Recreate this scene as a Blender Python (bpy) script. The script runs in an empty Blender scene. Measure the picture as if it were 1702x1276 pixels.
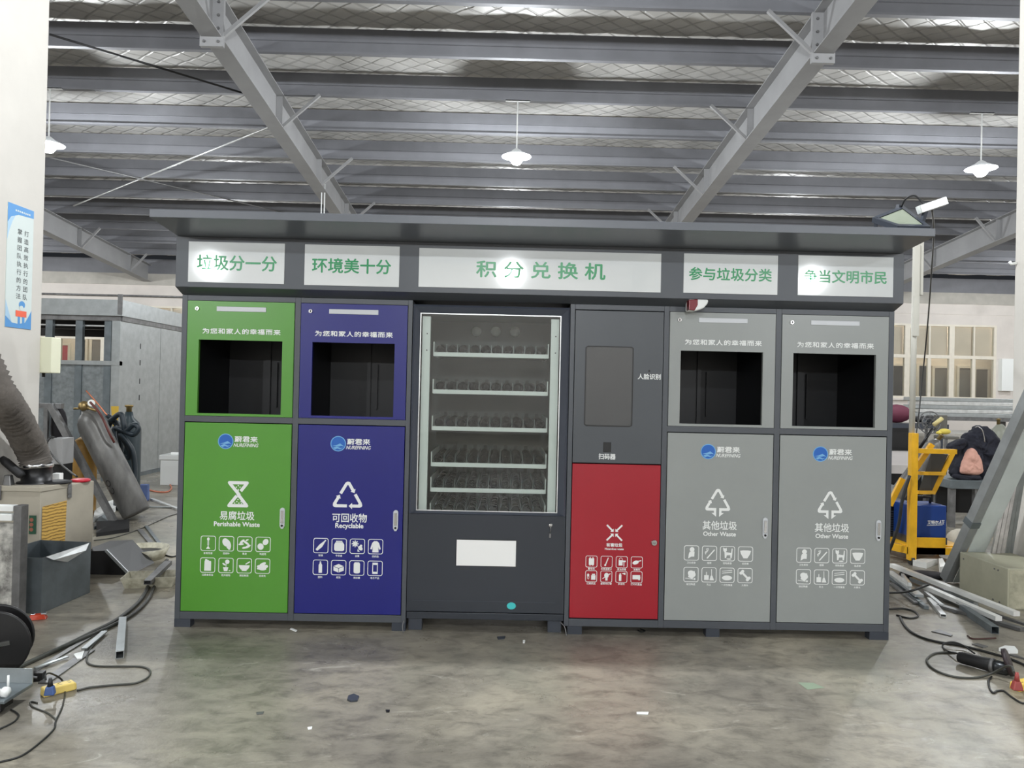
import bpy, bmesh, math, random
from mathutils import Vector, Matrix
random.seed(7)
S = bpy.context.scene
COL = S.collection
PI = math.pi

# ---------------------------------------------------------------- camera, world, exposure, lamps' grid
FPX, CX, CY, DC, HC = 1250.0, 851.0, 638.0, 4.5, 1.457
YAW, PITCH, ROLL = 0.01120946, 0.0066446, 0.02227657
_fw = Vector((math.sin(YAW)*math.cos(PITCH), math.cos(YAW)*math.cos(PITCH), math.sin(PITCH)))
_r0 = Vector((math.cos(YAW), -math.sin(YAW), 0)); _u0 = _r0.cross(_fw)
_r = _r0*math.cos(ROLL)+_u0*math.sin(ROLL); _u = -_r0*math.sin(ROLL)+_u0*math.cos(ROLL)
CAM = Vector((0, -DC, HC))
cd = bpy.data.cameras.new('camera'); cam = bpy.data.objects.new('camera', cd); COL.objects.link(cam)
cd.sensor_width = 36; cd.lens = 36*FPX/1702; cd.clip_start = 0.05; cd.clip_end = 200
cam.matrix_world = Matrix(((_r.x, _u.x, -_fw.x, CAM.x), (_r.y, _u.y, -_fw.y, CAM.y), (_r.z, _u.z, -_fw.z, CAM.z), (0, 0, 0, 1)))
S.camera = cam
w = bpy.data.worlds.new('World'); S.world = w; w.use_nodes = True
w.node_tree.nodes['Background'].inputs[0].default_value = (0.55, 0.6, 0.7, 1)
w.node_tree.nodes['Background'].inputs[1].default_value = 0.05
S.view_settings.view_transform = 'Standard'; S.view_settings.look = 'None'
S.view_settings.gamma = 1.0; S.view_settings.use_curve_mapping = False
S.view_settings.exposure = -0.65
LAMP_W = {16.0: 420.0, 7.9: 660.0, -0.35: 1400.0, -8.3: 640.0, -15.0: 1500.0}   # watts of the hanging lamps, row by row
SIDE = {-0.35: 0.5}      # the outer lamps of a row against its middle one
LAMP_COL = (0.93, 0.97, 1.0)
LAMPS = [(x, y) for y in (7.9, -0.35, -8.3, -15.0) for x in (-7.55, 0.13, 7.86)] + [(x, y) for y in (16.0, 7.9) for x in (-15.3, 15.6)] + [(-7.55, 16.0), (0.13, 16.0), (7.86, 16.0), (-15.3, -0.35), (15.6, -0.35)]

# ---------------------------------------------------------------- measuring: where a sight line meets a plane of the hall
def ray(px, py): return _fw + _r*((px-CX)/FPX) - _u*((py-CY)/FPX)
def at(px, py, Y): d = ray(px, py); return CAM + d*((Y+DC)/d.y)
def fl(px, py, z=0.0): d = ray(px, py); return CAM + d*((z-HC)/d.z)
def roof_at(px, py, off):     # meets the sloping plane of the roof, off above the rafters' underside
    d = ray(px, py); a, b = 5.862+0.083*5.54+off, -0.083
    t = (a + b*CAM.y - CAM.z)/(d.z - b*d.y); return CAM + d*t
def zb(Y): return 5.862-0.083*(abs(Y)-5.54)      # rafters' underside; the ridge is over Y = 0

# ---------------------------------------------------------------- materials
def lin(c):
    c = c/255.0
    return c/12.92 if c <= 0.04045 else ((c+0.055)/1.055)**2.4
def rgb(r, g, b): return (lin(r), lin(g), lin(b), 1)
MATS = {}
def mat(name, col, rough=0.5, metal=0.0, var=0.0, scale=6.0, bump=0.0, bscale=40.0, spec=0.5, stretch=(1, 1, 1), col2=None, coat=0.0):
    if name in MATS: return MATS[name]
    m = bpy.data.materials.new(name); m.use_nodes = True; nt = m.node_tree; N = nt.nodes; L = nt.links
    b = N['Principled BSDF']; b.inputs['Base Color'].default_value = col; b.inputs['Roughness'].default_value = rough
    b.inputs['Metallic'].default_value = metal; b.inputs['Specular IOR Level'].default_value = spec
    b.inputs['Coat Weight'].default_value = coat
    tc = N.new('ShaderNodeTexCoord'); mp = N.new('ShaderNodeMapping'); L.new(tc.outputs['Object'], mp.inputs[0]); mp.inputs['Scale'].default_value = stretch
    if var > 0 or col2:
        n = N.new('ShaderNodeTexNoise'); n.inputs['Scale'].default_value = scale; n.inputs['Detail'].default_value = 6; n.inputs['Roughness'].default_value = 0.6
        L.new(mp.outputs[0], n.inputs['Vector'])
        r = N.new('ShaderNodeValToRGB'); r.color_ramp.elements[0].position = 0.35; r.color_ramp.elements[1].position = 0.68
        c2 = col2 or tuple(min(1, v*(1+var)) for v in col[:3])+(1,)
        c1 = col if col2 else tuple(v*(1-var) for v in col[:3])+(1,)
        r.color_ramp.elements[0].color = c1; r.color_ramp.elements[1].color = c2
        L.new(n.outputs[0], r.inputs[0]); L.new(r.outputs[0], b.inputs['Base Color'])
    if bump > 0:
        n2 = N.new('ShaderNodeTexNoise'); n2.inputs['Scale'].default_value = bscale; n2.inputs['Detail'].default_value = 4; L.new(mp.outputs[0], n2.inputs['Vector'])
        bp = N.new('ShaderNodeBump'); bp.inputs['Strength'].default_value = bump; bp.inputs['Distance'].default_value = 0.02
        L.new(n2.outputs[0], bp.inputs['Height']); L.new(bp.outputs[0], b.inputs['Normal'])
    MATS[name] = m; return m
def glass_mat(name, tint=(1, 1, 1, 1), refl=0.10, rough=0.02):
    if name in MATS: return MATS[name]
    m = bpy.data.materials.new(name); m.use_nodes = True; nt = m.node_tree; N = nt.nodes; L = nt.links
    N.remove(N['Principled BSDF']); out = N['Material Output']
    t = N.new('ShaderNodeBsdfTransparent'); t.inputs[0].default_value = tint
    g = N.new('ShaderNodeBsdfGlossy'); g.inputs['Roughness'].default_value = rough
    lw = N.new('ShaderNodeFresnel'); lw.inputs[0].default_value = 1.5
    ad = N.new('ShaderNodeMath'); ad.operation = 'ADD'; ad.inputs[1].default_value = refl-0.04; ad.use_clamp = True
    L.new(lw.outputs[0], ad.inputs[0])
    mx = N.new('ShaderNodeMixShader'); L.new(ad.outputs[0], mx.inputs[0]); L.new(t.outputs[0], mx.inputs[1]); L.new(g.outputs[0], mx.inputs[2])
    L.new(mx.outputs[0], out.inputs[0]); MATS[name] = m; return m
def emit_mat(name, col, st):
    m = bpy.data.materials.new(name); m.use_nodes = True; b = m.node_tree.nodes['Principled BSDF']
    b.inputs['Base Color'].default_value = (0.8, 0.8, 0.8, 1); b.inputs['Emission Color'].default_value = col; b.inputs['Emission Strength'].default_value = st
    MATS[name] = m; return m

M_frame = mat('painted_grey_steel', rgb(78, 82, 88), 0.38, var=0.05, scale=3)
M_dark = mat('painted_dark_steel', rgb(58, 63, 72), 0.33, var=0.05, scale=3)
M_ctrl = mat('painted_charcoal_steel', rgb(76, 80, 85), 0.36, var=0.04, scale=3)
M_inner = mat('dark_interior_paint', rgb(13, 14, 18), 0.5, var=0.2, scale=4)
M_green = mat('green_enamel', rgb(86, 152, 52), 0.3, var=0.03, scale=2)
M_blue = mat('blue_enamel', rgb(26, 30, 120), 0.3, var=0.04, scale=2)
M_red = mat('red_enamel', rgb(164, 26, 42), 0.3, var=0.03, scale=2)
M_grey = mat('light_grey_enamel', rgb(150, 154, 152), 0.32, var=0.03, scale=2)
M_white = mat('white_print', rgb(240, 242, 240), 0.4)
M_signw = mat('white_acrylic', rgb(226, 230, 230), 0.05, spec=0.8, coat=1.0)
M_signg = mat('green_vinyl', rgb(38, 150, 92), 0.3)
M_strip = mat('pale_plastic_strip', rgb(205, 208, 212), 0.3)
M_black = mat('black_plastic', rgb(16, 16, 18), 0.4)
M_rubber = mat('black_rubber', rgb(24, 24, 26), 0.6, var=0.2, scale=20)
M_blogo = mat('blue_emblem', rgb(30, 100, 190), 0.35)
M_blogo2 = mat('pale_blue_emblem', rgb(120, 180, 225), 0.35)
M_chrome = mat('chrome', rgb(200, 200, 200), 0.2, 1.0)
M_galv = mat('galvanized_steel', rgb(172, 177, 178), 0.36, 0.7, var=0.10, scale=9, bump=0.06, bscale=8)
M_galvd = mat('dull_galvanized_steel', rgb(112, 120, 124), 0.42, 0.55, var=0.2, scale=5, bump=0.05, bscale=6)
M_alu = mat('bright_aluminium', rgb(215, 217, 216), 0.3, 0.55, var=0.15, scale=8)
M_steel = mat('dull_steel', rgb(120, 120, 120), 0.45, 0.6, var=0.25, scale=10)
M_yel = mat('yellow_paint', rgb(225, 170, 28), 0.45, var=0.12, scale=8)
M_beige = mat('beige_paint', rgb(170, 163, 148), 0.5, var=0.08, scale=5)
M_plaster = mat('white_plaster', rgb(198, 194, 187), 0.75, var=0.035, scale=2.2, bump=0.08, bscale=12)
M_wallw = mat('off_white_wall', rgb(216, 209, 202), 0.7, var=0.07, scale=1.2)
M_conc = mat('grey_concrete_beam', rgb(178, 174, 166), 0.8, var=0.14, scale=1.5)
M_purlin = mat('purlin_steel', rgb(120, 121, 126), 0.55, 0.1, var=0.08, scale=2)
M_rafter = mat('rafter_paint', rgb(146, 146, 147), 0.55, var=0.07, scale=2)
M_glass = glass_mat('clear_glass', (0.95, 0.97, 0.96, 1), 0.045)
M_pane = glass_mat('window_glass', (0.9, 0.92, 0.9, 1), 0.06, 0.05)

# ---------------------------------------------------------------- mesh building
class MB:
    def __init__(s): s.v = []; s.f = []; s.sm = []; s.mi = []; s.mats = []; s.cur = 0
    def use(s, m):
        if m not in s.mats: s.mats.append(m)
        s.cur = s.mats.index(m); return s
    def add(s, vs, fs, smooth=False):
        k = len(s.v); s.v += [tuple(p) for p in vs]
        for f in fs: s.f.append([i+k for i in f]); s.sm.append(smooth); s.mi.append(s.cur)
        return s
    def box(s, x0, x1, y0, y1, z0, z1):
        return s.add([(x0, y0, z0), (x1, y0, z0), (x1, y1, z0), (x0, y1, z0), (x0, y0, z1), (x1, y0, z1), (x1, y1, z1), (x0, y1, z1)],
                     [(0, 3, 2, 1), (4, 5, 6, 7), (0, 1, 5, 4), (1, 2, 6, 5), (2, 3, 7, 6), (3, 0, 4, 7)])
    def obox(s, c, sx, sy, sz, M=None, taper=1.0):   # oriented box, base centre c
        M = M or Matrix.Identity(3); c = Vector(c); P = []
        for z, k in ((0, 1.0), (sz, taper)):
            for x, y in ((-1, -1), (1, -1), (1, 1), (-1, 1)): P.append(c + M @ Vector((x*sx/2*k, y*sy/2*k, z)))
        return s.add(P, [(0, 3, 2, 1), (4, 5, 6, 7), (0, 1, 5, 4), (1, 2, 6, 5), (2, 3, 7, 6), (3, 0, 4, 7)])
    def beam(s, p, q, w, h, up=(0, 0, 1)):
        p = Vector(p); q = Vector(q); d = (q-p).normalized(); a = d.cross(Vector(up))
        if a.length < 1e-4: a = d.cross(Vector((0, 1, 0)))
        a.normalize(); b = a.cross(d).normalized(); P = []
        for o in (p, q):
            for i, j in ((-1, -1), (1, -1), (1, 1), (-1, 1)): P.append(o + a*(i*w/2) + b*(j*h/2))
        return s.add(P, [(0, 3, 2, 1), (4, 5, 6, 7), (0, 1, 5, 4), (1, 2, 6, 5), (2, 3, 7, 6), (3, 0, 4, 7)])
    def hollow(s, p, q, w, h, t, up=(0, 0, 1)):       # a rectangular tube open at both ends
        p = Vector(p); q = Vector(q); d = (q-p).normalized(); a = d.cross(Vector(up)).normalized(); b = a.cross(d).normalized(); P = []
        for o in (p, q):
            for k in (0, t):
                for i, j in ((-1, -1), (1, -1), (1, 1), (-1, 1)): P.append(o + a*(i*(w/2-k)) + b*(j*(h/2-k)))
        F = []
        for i in range(4):
            j = (i+1) % 4
            F += [(i, j, 8+j, 8+i), (4+j, 4+i, 12+i, 12+j), (j, i, 4+i, 4+j), (8+i, 8+j, 12+j, 12+i)]
        return s.add(P, F)
    def tube(s, pts, r, n=8, caps=True, smooth=True):
        pts = [Vector(p) for p in pts]; m = len(pts); rs = r if isinstance(r, (list, tuple)) else [r]*m
        t0 = (pts[1]-pts[0]).normalized(); ref = Vector((0, 0, 1)) if abs(t0.z) < 0.9 else Vector((1, 0, 0))
        a = t0.cross(ref).normalized(); P = []
        for i in range(m):
            t = (pts[min(i+1, m-1)]-pts[max(i-1, 0)])
            t = t.normalized() if t.length > 1e-9 else t0
            a = (a - t*a.dot(t)); a = a.normalized() if a.length > 1e-6 else t.orthogonal().normalized()
            b = t.cross(a)
            for k in range(n):
                th = 2*PI*k/n; P.append(pts[i] + a*(math.cos(th)*rs[i]) + b*(math.sin(th)*rs[i]))
        F = []
        for i in range(m-1):
            for k in range(n):
                k2 = (k+1) % n; F.append((i*n+k, i*n+k2, (i+1)*n+k2, (i+1)*n+k))
        s.add(P, F, smooth)
        if caps: s.add(P[:n], [tuple(range(n-1, -1, -1))]); s.add(P[-n:], [tuple(range(n))])
        return s
    def lathe(s, prof, c=(0, 0, 0), axis=(0, 0, 1), n=24, smooth=True):   # prof: (radius, along the axis)
        ax = Vector(axis).normalized(); a = ax.orthogonal().normalized(); b = ax.cross(a); c = Vector(c); P = []
        for r, z in prof:
            for k in range(n):
                th = 2*PI*k/n; P.append(c + ax*z + a*(r*math.cos(th)) + b*(r*math.sin(th)))
        F = []
        for i in range(len(prof)-1):
            for k in range(n):
                k2 = (k+1) % n; F.append((i*n+k, i*n+k2, (i+1)*n+k2, (i+1)*n+k))
        s.add(P, F, smooth)
        if prof[0][0] > 1e-5: s.add(P[:n], [tuple(range(n-1, -1, -1))])
        if prof[-1][0] > 1e-5: s.add(P[-n:], [tuple(range(n))])
        return s
    def prism(s, poly, ax, p0, p1):    # poly in the plane across axis ax ('x': (y,z), 'y': (x,z), 'z': (x,y))
        n = len(poly); g = {'x': lambda u, v, t: (t, u, v), 'y': lambda u, v, t: (u, t, v), 'z': lambda u, v, t: (u, v, t)}[ax]
        P = [g(u, v, p0) for u, v in poly] + [g(u, v, p1) for u, v in poly]
        F = [tuple(range(n-1, -1, -1)), tuple(range(n, 2*n))] + [(i, (i+1) % n, n+(i+1) % n, n+i) for i in range(n)]
        return s.add(P, F)
    def ell(s, c, rx, ry, rz, n=12, m=8):
        P = []; F = []
        for i in range(m+1):
            ph = PI*i/m
            for k in range(n):
                th = 2*PI*k/n; P.append((c[0]+rx*math.sin(ph)*math.cos(th), c[1]+ry*math.sin(ph)*math.sin(th), c[2]+rz*math.cos(ph)))
        for i in range(m):
            for k in range(n): F.append((i*n+k, (i+1)*n+k, (i+1)*n+(k+1) % n, i*n+(k+1) % n))
        return s.add(P, F, True)

ORG = {}
def obj(name, mb, m=None, parent=None, bevel=0.0, loc=None):
    org = ORG[parent.name] if parent else Vector(loc or (0, 0, 0))
    me = bpy.data.meshes.new(name)
    me.from_pydata([(p[0]-org[0], p[1]-org[1], p[2]-org[2]) for p in mb.v], [], mb.f)
    for mm in (mb.mats or [m]): me.materials.append(mm)
    me.polygons.foreach_set('use_smooth', mb.sm)
    if mb.mats: me.polygons.foreach_set('material_index', mb.mi)
    bm = bmesh.new(); bm.from_mesh(me); bmesh.ops.remove_doubles(bm, verts=bm.verts, dist=1e-6) if len(bm.verts) < 60000 else None; bmesh.ops.recalc_face_normals(bm, faces=bm.faces); bm.to_mesh(me); bm.free()
    o = bpy.data.objects.new(name, me); COL.objects.link(o)
    if parent: o.parent = parent
    else: o.location = org
    ORG[o.name] = org
    if bevel > 0:
        b = o.modifiers.new('bevel', 'BEVEL'); b.width = bevel; b.segments = 2; b.limit_method = 'ANGLE'
    return o
def tag(o, label, cat, group=None, kind=None):
    if label: o['label'] = label
    if cat: o['category'] = cat
    if group: o['group'] = group
    if kind: o['kind'] = kind
    return o
def thing(name, label, cat, loc=(0, 0, 0), group=None):
    o = bpy.data.objects.new(name, None); COL.objects.link(o); o.location = loc; o.empty_display_size = 0.1
    ORG[o.name] = Vector(loc); return tag(o, label, cat, group)
def struct(name, mb, m, label, cat, bevel=0.0, group=None):
    return tag(obj(name, mb, m, bevel=bevel), label, cat, group, 'structure')
def dup(root, loc, label=None, rotz=None):      # a copy of a thing with copies of its parts and sub-parts
    r = root.copy(); COL.objects.link(r); r.location = loc
    if rotz is not None: r.rotation_euler = (0, 0, rotz)
    if label: r['label'] = label
    for ch in list(root.children):
        c = ch.copy(); COL.objects.link(c); c.parent = r
        for g in ch.children:
            d = g.copy(); COL.objects.link(d); d.parent = c
    return r
def spline(pts, k=8):
    pts = [Vector(p) for p in pts]; out = []
    P = [pts[0]*2-pts[1]] + pts + [pts[-1]*2-pts[-2]]
    for i in range(1, len(P)-2):
        for j in range(k):
            t = j/k; a, b, c, d = P[i-1], P[i], P[i+1], P[i+2]
            out.append(0.5*((2*b)+(c-a)*t+(2*a-5*b+4*c-d)*t*t+(3*b-a-3*c+d)*t**3))
    out.append(pts[-1]); return out

# ---------------------------------------------------------------- lettering and printed shapes
_TXT = {}
def glyphs(s, size, fat=0.0, spacing=1.0, shear=0.0):
    key = (s, size, fat, spacing, shear)
    if key not in _TXT:
        c = bpy.data.curves.new('t', 'FONT'); c.body = s; c.size = size; c.offset = fat; c.align_x = 'CENTER'; c.align_y = 'CENTER'
        c.space_character = spacing; c.shear = shear; c.resolution_u = 3
        o = bpy.data.objects.new('t', c); COL.objects.link(o)
        me = bpy.data.meshes.new_from_object(o.evaluated_get(bpy.context.evaluated_depsgraph_get()))
        V = [tuple(v.co) for v in me.vertices]; F = [tuple(p.vertices) for p in me.polygons]
        bpy.data.objects.remove(o); bpy.data.curves.remove(c); bpy.data.meshes.remove(me)
        xs = [p[0] for p in V]; ys = [p[1] for p in V]
        mx, my = (min(xs)+max(xs))/2, (min(ys)+max(ys))/2
        _TXT[key] = ([(x-mx, y-my) for x, y, z in V], F, max(xs)-min(xs), max(ys)-min(ys))
    return _TXT[key]
def letter(mb, s, x, y, z, width=None, height=None, size=1.0, fat=0.0, spacing=1.0, shear=0.0, clip=None):
    # upright lettering facing -Y, centred on (x, z), fitted to a measured width / height
    V, F, w_, h_ = glyphs(s, size, 0.0, spacing, shear)
    kx = width/w_ if width else (height/h_ if height else 1); kz = height/h_ if height else kx
    if clip:
        bm = bmesh.new(); vs = [bm.verts.new((a, b, 0)) for a, b in V]
        for f in F:
            try: bm.faces.new([vs[i] for i in f])
            except ValueError: pass
        for sgn in (1, -1):
            bmesh.ops.bisect_plane(bm, geom=bm.verts[:]+bm.edges[:]+bm.faces[:], plane_co=(0, sgn*h_/2*clip, 0), plane_no=(0, sgn, 0), clear_outer=True)
        bm.verts.index_update(); V = [(v.co.x, v.co.y) for v in bm.verts]; F = [tuple(v.index for v in f.verts) for f in bm.faces]; bm.free()
    f_ = fat*kz          # a bold weight: the same print laid a hair thicker all round
    for i, (u, v) in enumerate(((0, 0), (f_, 0), (-f_, 0), (0, f_), (0, -f_)) if fat > 0 else ((0, 0),)): mb.add([(x+a*kx+u, y-4e-5*i, z+b*kz+v) for a, b in V], F)
    return mb
def circ(cx, cy, rx, ry=None, rot=0, n=18, a0=0, a1=2*PI):
    ry = ry or rx; out = []; full = abs(a1-a0-2*PI) < 1e-6
    for k in range(n if full else n+1):
        t = a0+(a1-a0)*k/n; x, y = rx*math.cos(t), ry*math.sin(t)
        out.append((cx+x*math.cos(rot)-y*math.sin(rot), cy+x*math.sin(rot)+y*math.cos(rot)))
    return out
def rect(x0, y0, x1, y1): return [(x0, y0), (x1, y0), (x1, y1), (x0, y1)]
def line(x0, y0, x1, y1, w_):
    l = math.hypot(x1-x0, y1-y0); nx, ny = -(y1-y0)/l*w_/2, (x1-x0)/l*w_/2
    return [(x0+nx, y0+ny), (x0-nx, y0-ny), (x1-nx, y1-ny), (x1+nx, y1+ny)]
def stroke(pts, w_): return [line(*pts[i], *pts[i+1], w_) for i in range(len(pts)-1)] + [circ(p[0], p[1], w_/2, n=8) for p in pts[1:-1]]
def flat(mb, polys, x, y, z, k=1.0):
    for i, p in enumerate(polys): mb.add([(x+a*k, y-2e-5*(i % 40), z+b*k) for a, b in p], [tuple(range(len(p)))])
    return mb
def ring(a, t, r):       # rounded square outline, half size a, thickness t, corner radius r
    def rr(a, r): return [q for cx, cy, s0 in ((a-r, a-r, 0), (-a+r, a-r, PI/2), (-a+r, -a+r, PI), (a-r, -a+r, 1.5*PI)) for q in circ(cx, cy, r, n=5, a0=s0, a1=s0+PI/2)]
    o, i = rr(a, r), rr(a-t, r-t*0.8); n = len(o)
    return [[o[k], o[(k+1) % n], i[(k+1) % n], i[k]] for k in range(n)]

# ================================================================ THE SETTING
def floor_mat():
    m = bpy.data.materials.new('worn_concrete'); m.use_nodes = True; nt = m.node_tree; N = nt.nodes; L = nt.links; b = N['Principled BSDF']
    tc = N.new('ShaderNodeTexCoord')
    def noise(sc, det=8, rough=0.6, st=(1, 1, 1), dist=0.0):
        mp = N.new('ShaderNodeMapping'); mp.inputs['Scale'].default_value = st; L.new(tc.outputs['Object'], mp.inputs[0])
        n = N.new('ShaderNodeTexNoise'); n.inputs['Scale'].default_value = sc; n.inputs['Detail'].default_value = det; n.inputs['Roughness'].default_value = rough; n.inputs['Distortion'].default_value = dist
        L.new(mp.outputs[0], n.inputs['Vector']); return n.outputs[0]
    def ramp(src, stops):
        r = N.new('ShaderNodeValToRGB'); e = r.color_ramp.elements
        while len(e) < len(stops): e.new(0.5)
        for i, (p, c) in enumerate(stops): e[i].position = p; e[i].color = c
        L.new(src, r.inputs[0]); return r.outputs[0]
    def mix(mode, f, a, c):
        x = N.new('ShaderNodeMix'); x.data_type = 'RGBA'; x.blend_type = mode
        if isinstance(f, float): x.inputs['Factor'].default_value = f
        else: L.new(f, x.inputs['Factor'])
        for k, v in (('A', a), ('B', c)):
            if isinstance(v, tuple): x.inputs[k].default_value = v
            else: L.new(v, x.inputs[k])
        return [q for q in x.outputs if q.type == 'RGBA'][0]
    base = ramp(noise(0.9, 8, 0.62, dist=0.8), [(0.28, rgb(106, 101, 93)), (0.48, rgb(146, 140, 127)), (0.68, rgb(176, 168, 150))])
    fine = ramp(noise(7, 10, 0.7, (1, 1.6, 1), 0.5), [(0.3, rgb(150, 150, 150)), (0.52, rgb(232, 232, 232)), (0.75, rgb(255, 255, 255))])
    c = mix('MULTIPLY', 0.85, base, fine)
    sc = ramp(noise(2.2, 10, 0.75, (1, 2.5, 1), 2.0), [(0.60, (0, 0, 0, 1)), (0.72, (0.55, 0.55, 0.55, 1))])
    c = mix('MIX', sc, c, rgb(206, 202, 190))
    gr = ramp(noise(0.7, 6, 0.6), [(0.55, (0, 0, 0, 1)), (0.75, (0.5, 0.5, 0.5, 1))])
    c = mix('MIX', gr, c, rgb(118, 122, 108))
    st = ramp(noise(3.3, 6, 0.65, dist=1.0), [(0.64, (0, 0, 0, 1)), (0.76, (0.6, 0.6, 0.6, 1))])
    c = mix('MIX', st, c, rgb(92, 88, 80))
    L.new(c, b.inputs['Base Color'])
    ro = ramp(noise(1.7, 8, 0.7), [(0.3, (0.20, 0.20, 0.20, 1)), (0.7, (0.5, 0.5, 0.5, 1))]); L.new(ro, b.inputs['Roughness'])
    bp = N.new('ShaderNodeBump'); bp.inputs['Strength'].default_value = 0.25; bp.inputs['Distance'].default_value = 0.01
    L.new(noise(18, 8, 0.7), bp.inputs['Height']); L.new(bp.outputs[0], b.inputs['Normal'])
    return m
def foil_mat():
    m = bpy.data.materials.new('foil_insulation'); m.use_nodes = True; nt = m.node_tree; N = nt.nodes; L = nt.links; b = N['Principled BSDF']
    b.inputs['Roughness'].default_value = 0.45; b.inputs['Metallic'].default_value = 0.15
    tc = N.new('ShaderNodeTexCoord'); outs = []
    for ang in (0.9, -0.9):          # the wire netting under the foil
        mp = N.new('ShaderNodeMapping'); mp.inputs['Rotation'].default_value = (0, 0, ang); L.new(tc.outputs['Object'], mp.inputs[0])
        wv = N.new('ShaderNodeTexWave'); wv.inputs['Scale'].default_value = 1.25; wv.inputs['Distortion'].default_value = 1.6; wv.inputs['Detail'].default_value = 1.0; wv.inputs['Detail Scale'].default_value = 0.6
        L.new(mp.outputs[0], wv.inputs[0])
        r = N.new('ShaderNodeValToRGB'); r.color_ramp.elements[0].position = 0.0; r.color_ramp.elements[0].color = (0.45, 0.45, 0.45, 1); r.color_ramp.elements[1].position = 0.10; r.color_ramp.elements[1].color = (1, 1, 1, 1)
        L.new(wv.outputs[0], r.inputs[0]); outs.append(r.outputs[0])
    mu = N.new('ShaderNodeMix'); mu.data_type = 'RGBA'; mu.blend_type = 'MULTIPLY'; mu.inputs['Factor'].default_value = 1.0
    L.new(outs[0], mu.inputs['A']); L.new(outs[1], mu.inputs['B']); mo = [q for q in mu.outputs if q.type == 'RGBA'][0]
    n = N.new('ShaderNodeTexNoise'); n.inputs['Scale'].default_value = 1.3; n.inputs['Detail'].default_value = 6; L.new(tc.outputs['Object'], n.inputs['Vector'])
    r2 = N.new('ShaderNodeValToRGB'); r2.color_ramp.elements[0].position = 0.3; r2.color_ramp.elements[0].color = rgb(176, 174, 170); r2.color_ramp.elements[1].position = 0.7; r2.color_ramp.elements[1].color = rgb(208, 206, 202)
    L.new(n.outputs[0], r2.inputs[0])
    mm = N.new('ShaderNodeMix'); mm.data_type = 'RGBA'; mm.blend_type = 'MULTIPLY'; mm.inputs['Factor'].default_value = 0.38
    L.new(r2.outputs[0], mm.inputs['A']); L.new(mo, mm.inputs['B']); L.new([q for q in mm.outputs if q.type == 'RGBA'][0], b.inputs['Base Color'])
    bp = N.new('ShaderNodeBump'); bp.inputs['Strength'].default_value = 0.5; bp.inputs['Distance'].default_value = 0.06; L.new(mo, bp.inputs['Height']); L.new(bp.outputs[0], b.inputs['Normal'])
    return m

struct('floor', MB().box(-20, 20, -20, 20.3, -0.12, 0), floor_mat(), 'worn grey concrete floor of the workshop with scuffs and stains', 'floor')
PUR = [7.95+1.34*k for k in range(-20, 9)]            # purlins along the hall
HP = 0.40
mb = MB(); nx, ny = 220, 330; rr = random.Random(3)
nz = [[rr.uniform(-1, 1) for _ in range(nx+1)] for _ in range(ny+1)]
for j in range(ny+1):
    y = -20+40.3*j/ny; ph = ((y-7.95)/1.34) % 1.0
    for i in range(nx+1):
        x = -20+40*i/nx
        sag = -0.045*math.sin(PI*ph)+0.012*math.sin(5.1*x+2.3*y)*math.sin(PI*ph)+0.010*nz[j][i]
        mb.v.append((x, y, zb(y)+0.55+HP+0.03+sag))
for j in range(ny):
    for i in range(nx): k = j*(nx+1)+i; mb.f.append((k, k+1, k+nx+2, k+nx+1)); mb.sm.append(True); mb.mi.append(0)
struct('ceiling', mb, foil_mat(), 'silvery foil insulation under the roof held by wire netting', 'ceiling')
struct('roof', MB().prism([(-20, zb(-20)+0.55+HP+0.12), (0, zb(0)+0.55+HP+0.12), (20.3, zb(20.3)+0.55+HP+0.12), (20.3, zb(20.3)+0.55+HP+0.2), (0, zb(0)+0.55+HP+0.2), (-20, zb(-20)+0.55+HP+0.2)], 'x', -20, 20), M_purlin, 'sheet metal roof above the foil insulation', 'roof')
for y in PUR:
    z = zb(y)+0.55
    if y < 1.5: prof = [(y, z), (y+0.012, z), (y+0.012, z+HP), (y, z+HP)]
    else: prof = [(y-0.07, z+0.03), (y-0.07, z), (y+0.012, z), (y+0.012, z+HP), (y, z+HP), (y, z+HP*0.52), (y-0.012, z+HP*0.50), (y, z+HP*0.48), (y, z+0.012), (y-0.058, z+0.012), (y-0.058, z+0.03)]
    struct('beam', MB().prism(prof, 'x', -19.9, 19.9), M_purlin, 'long grey steel purlin running crosswise under the foil roof', 'roof beam', group='roof purlins')

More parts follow.
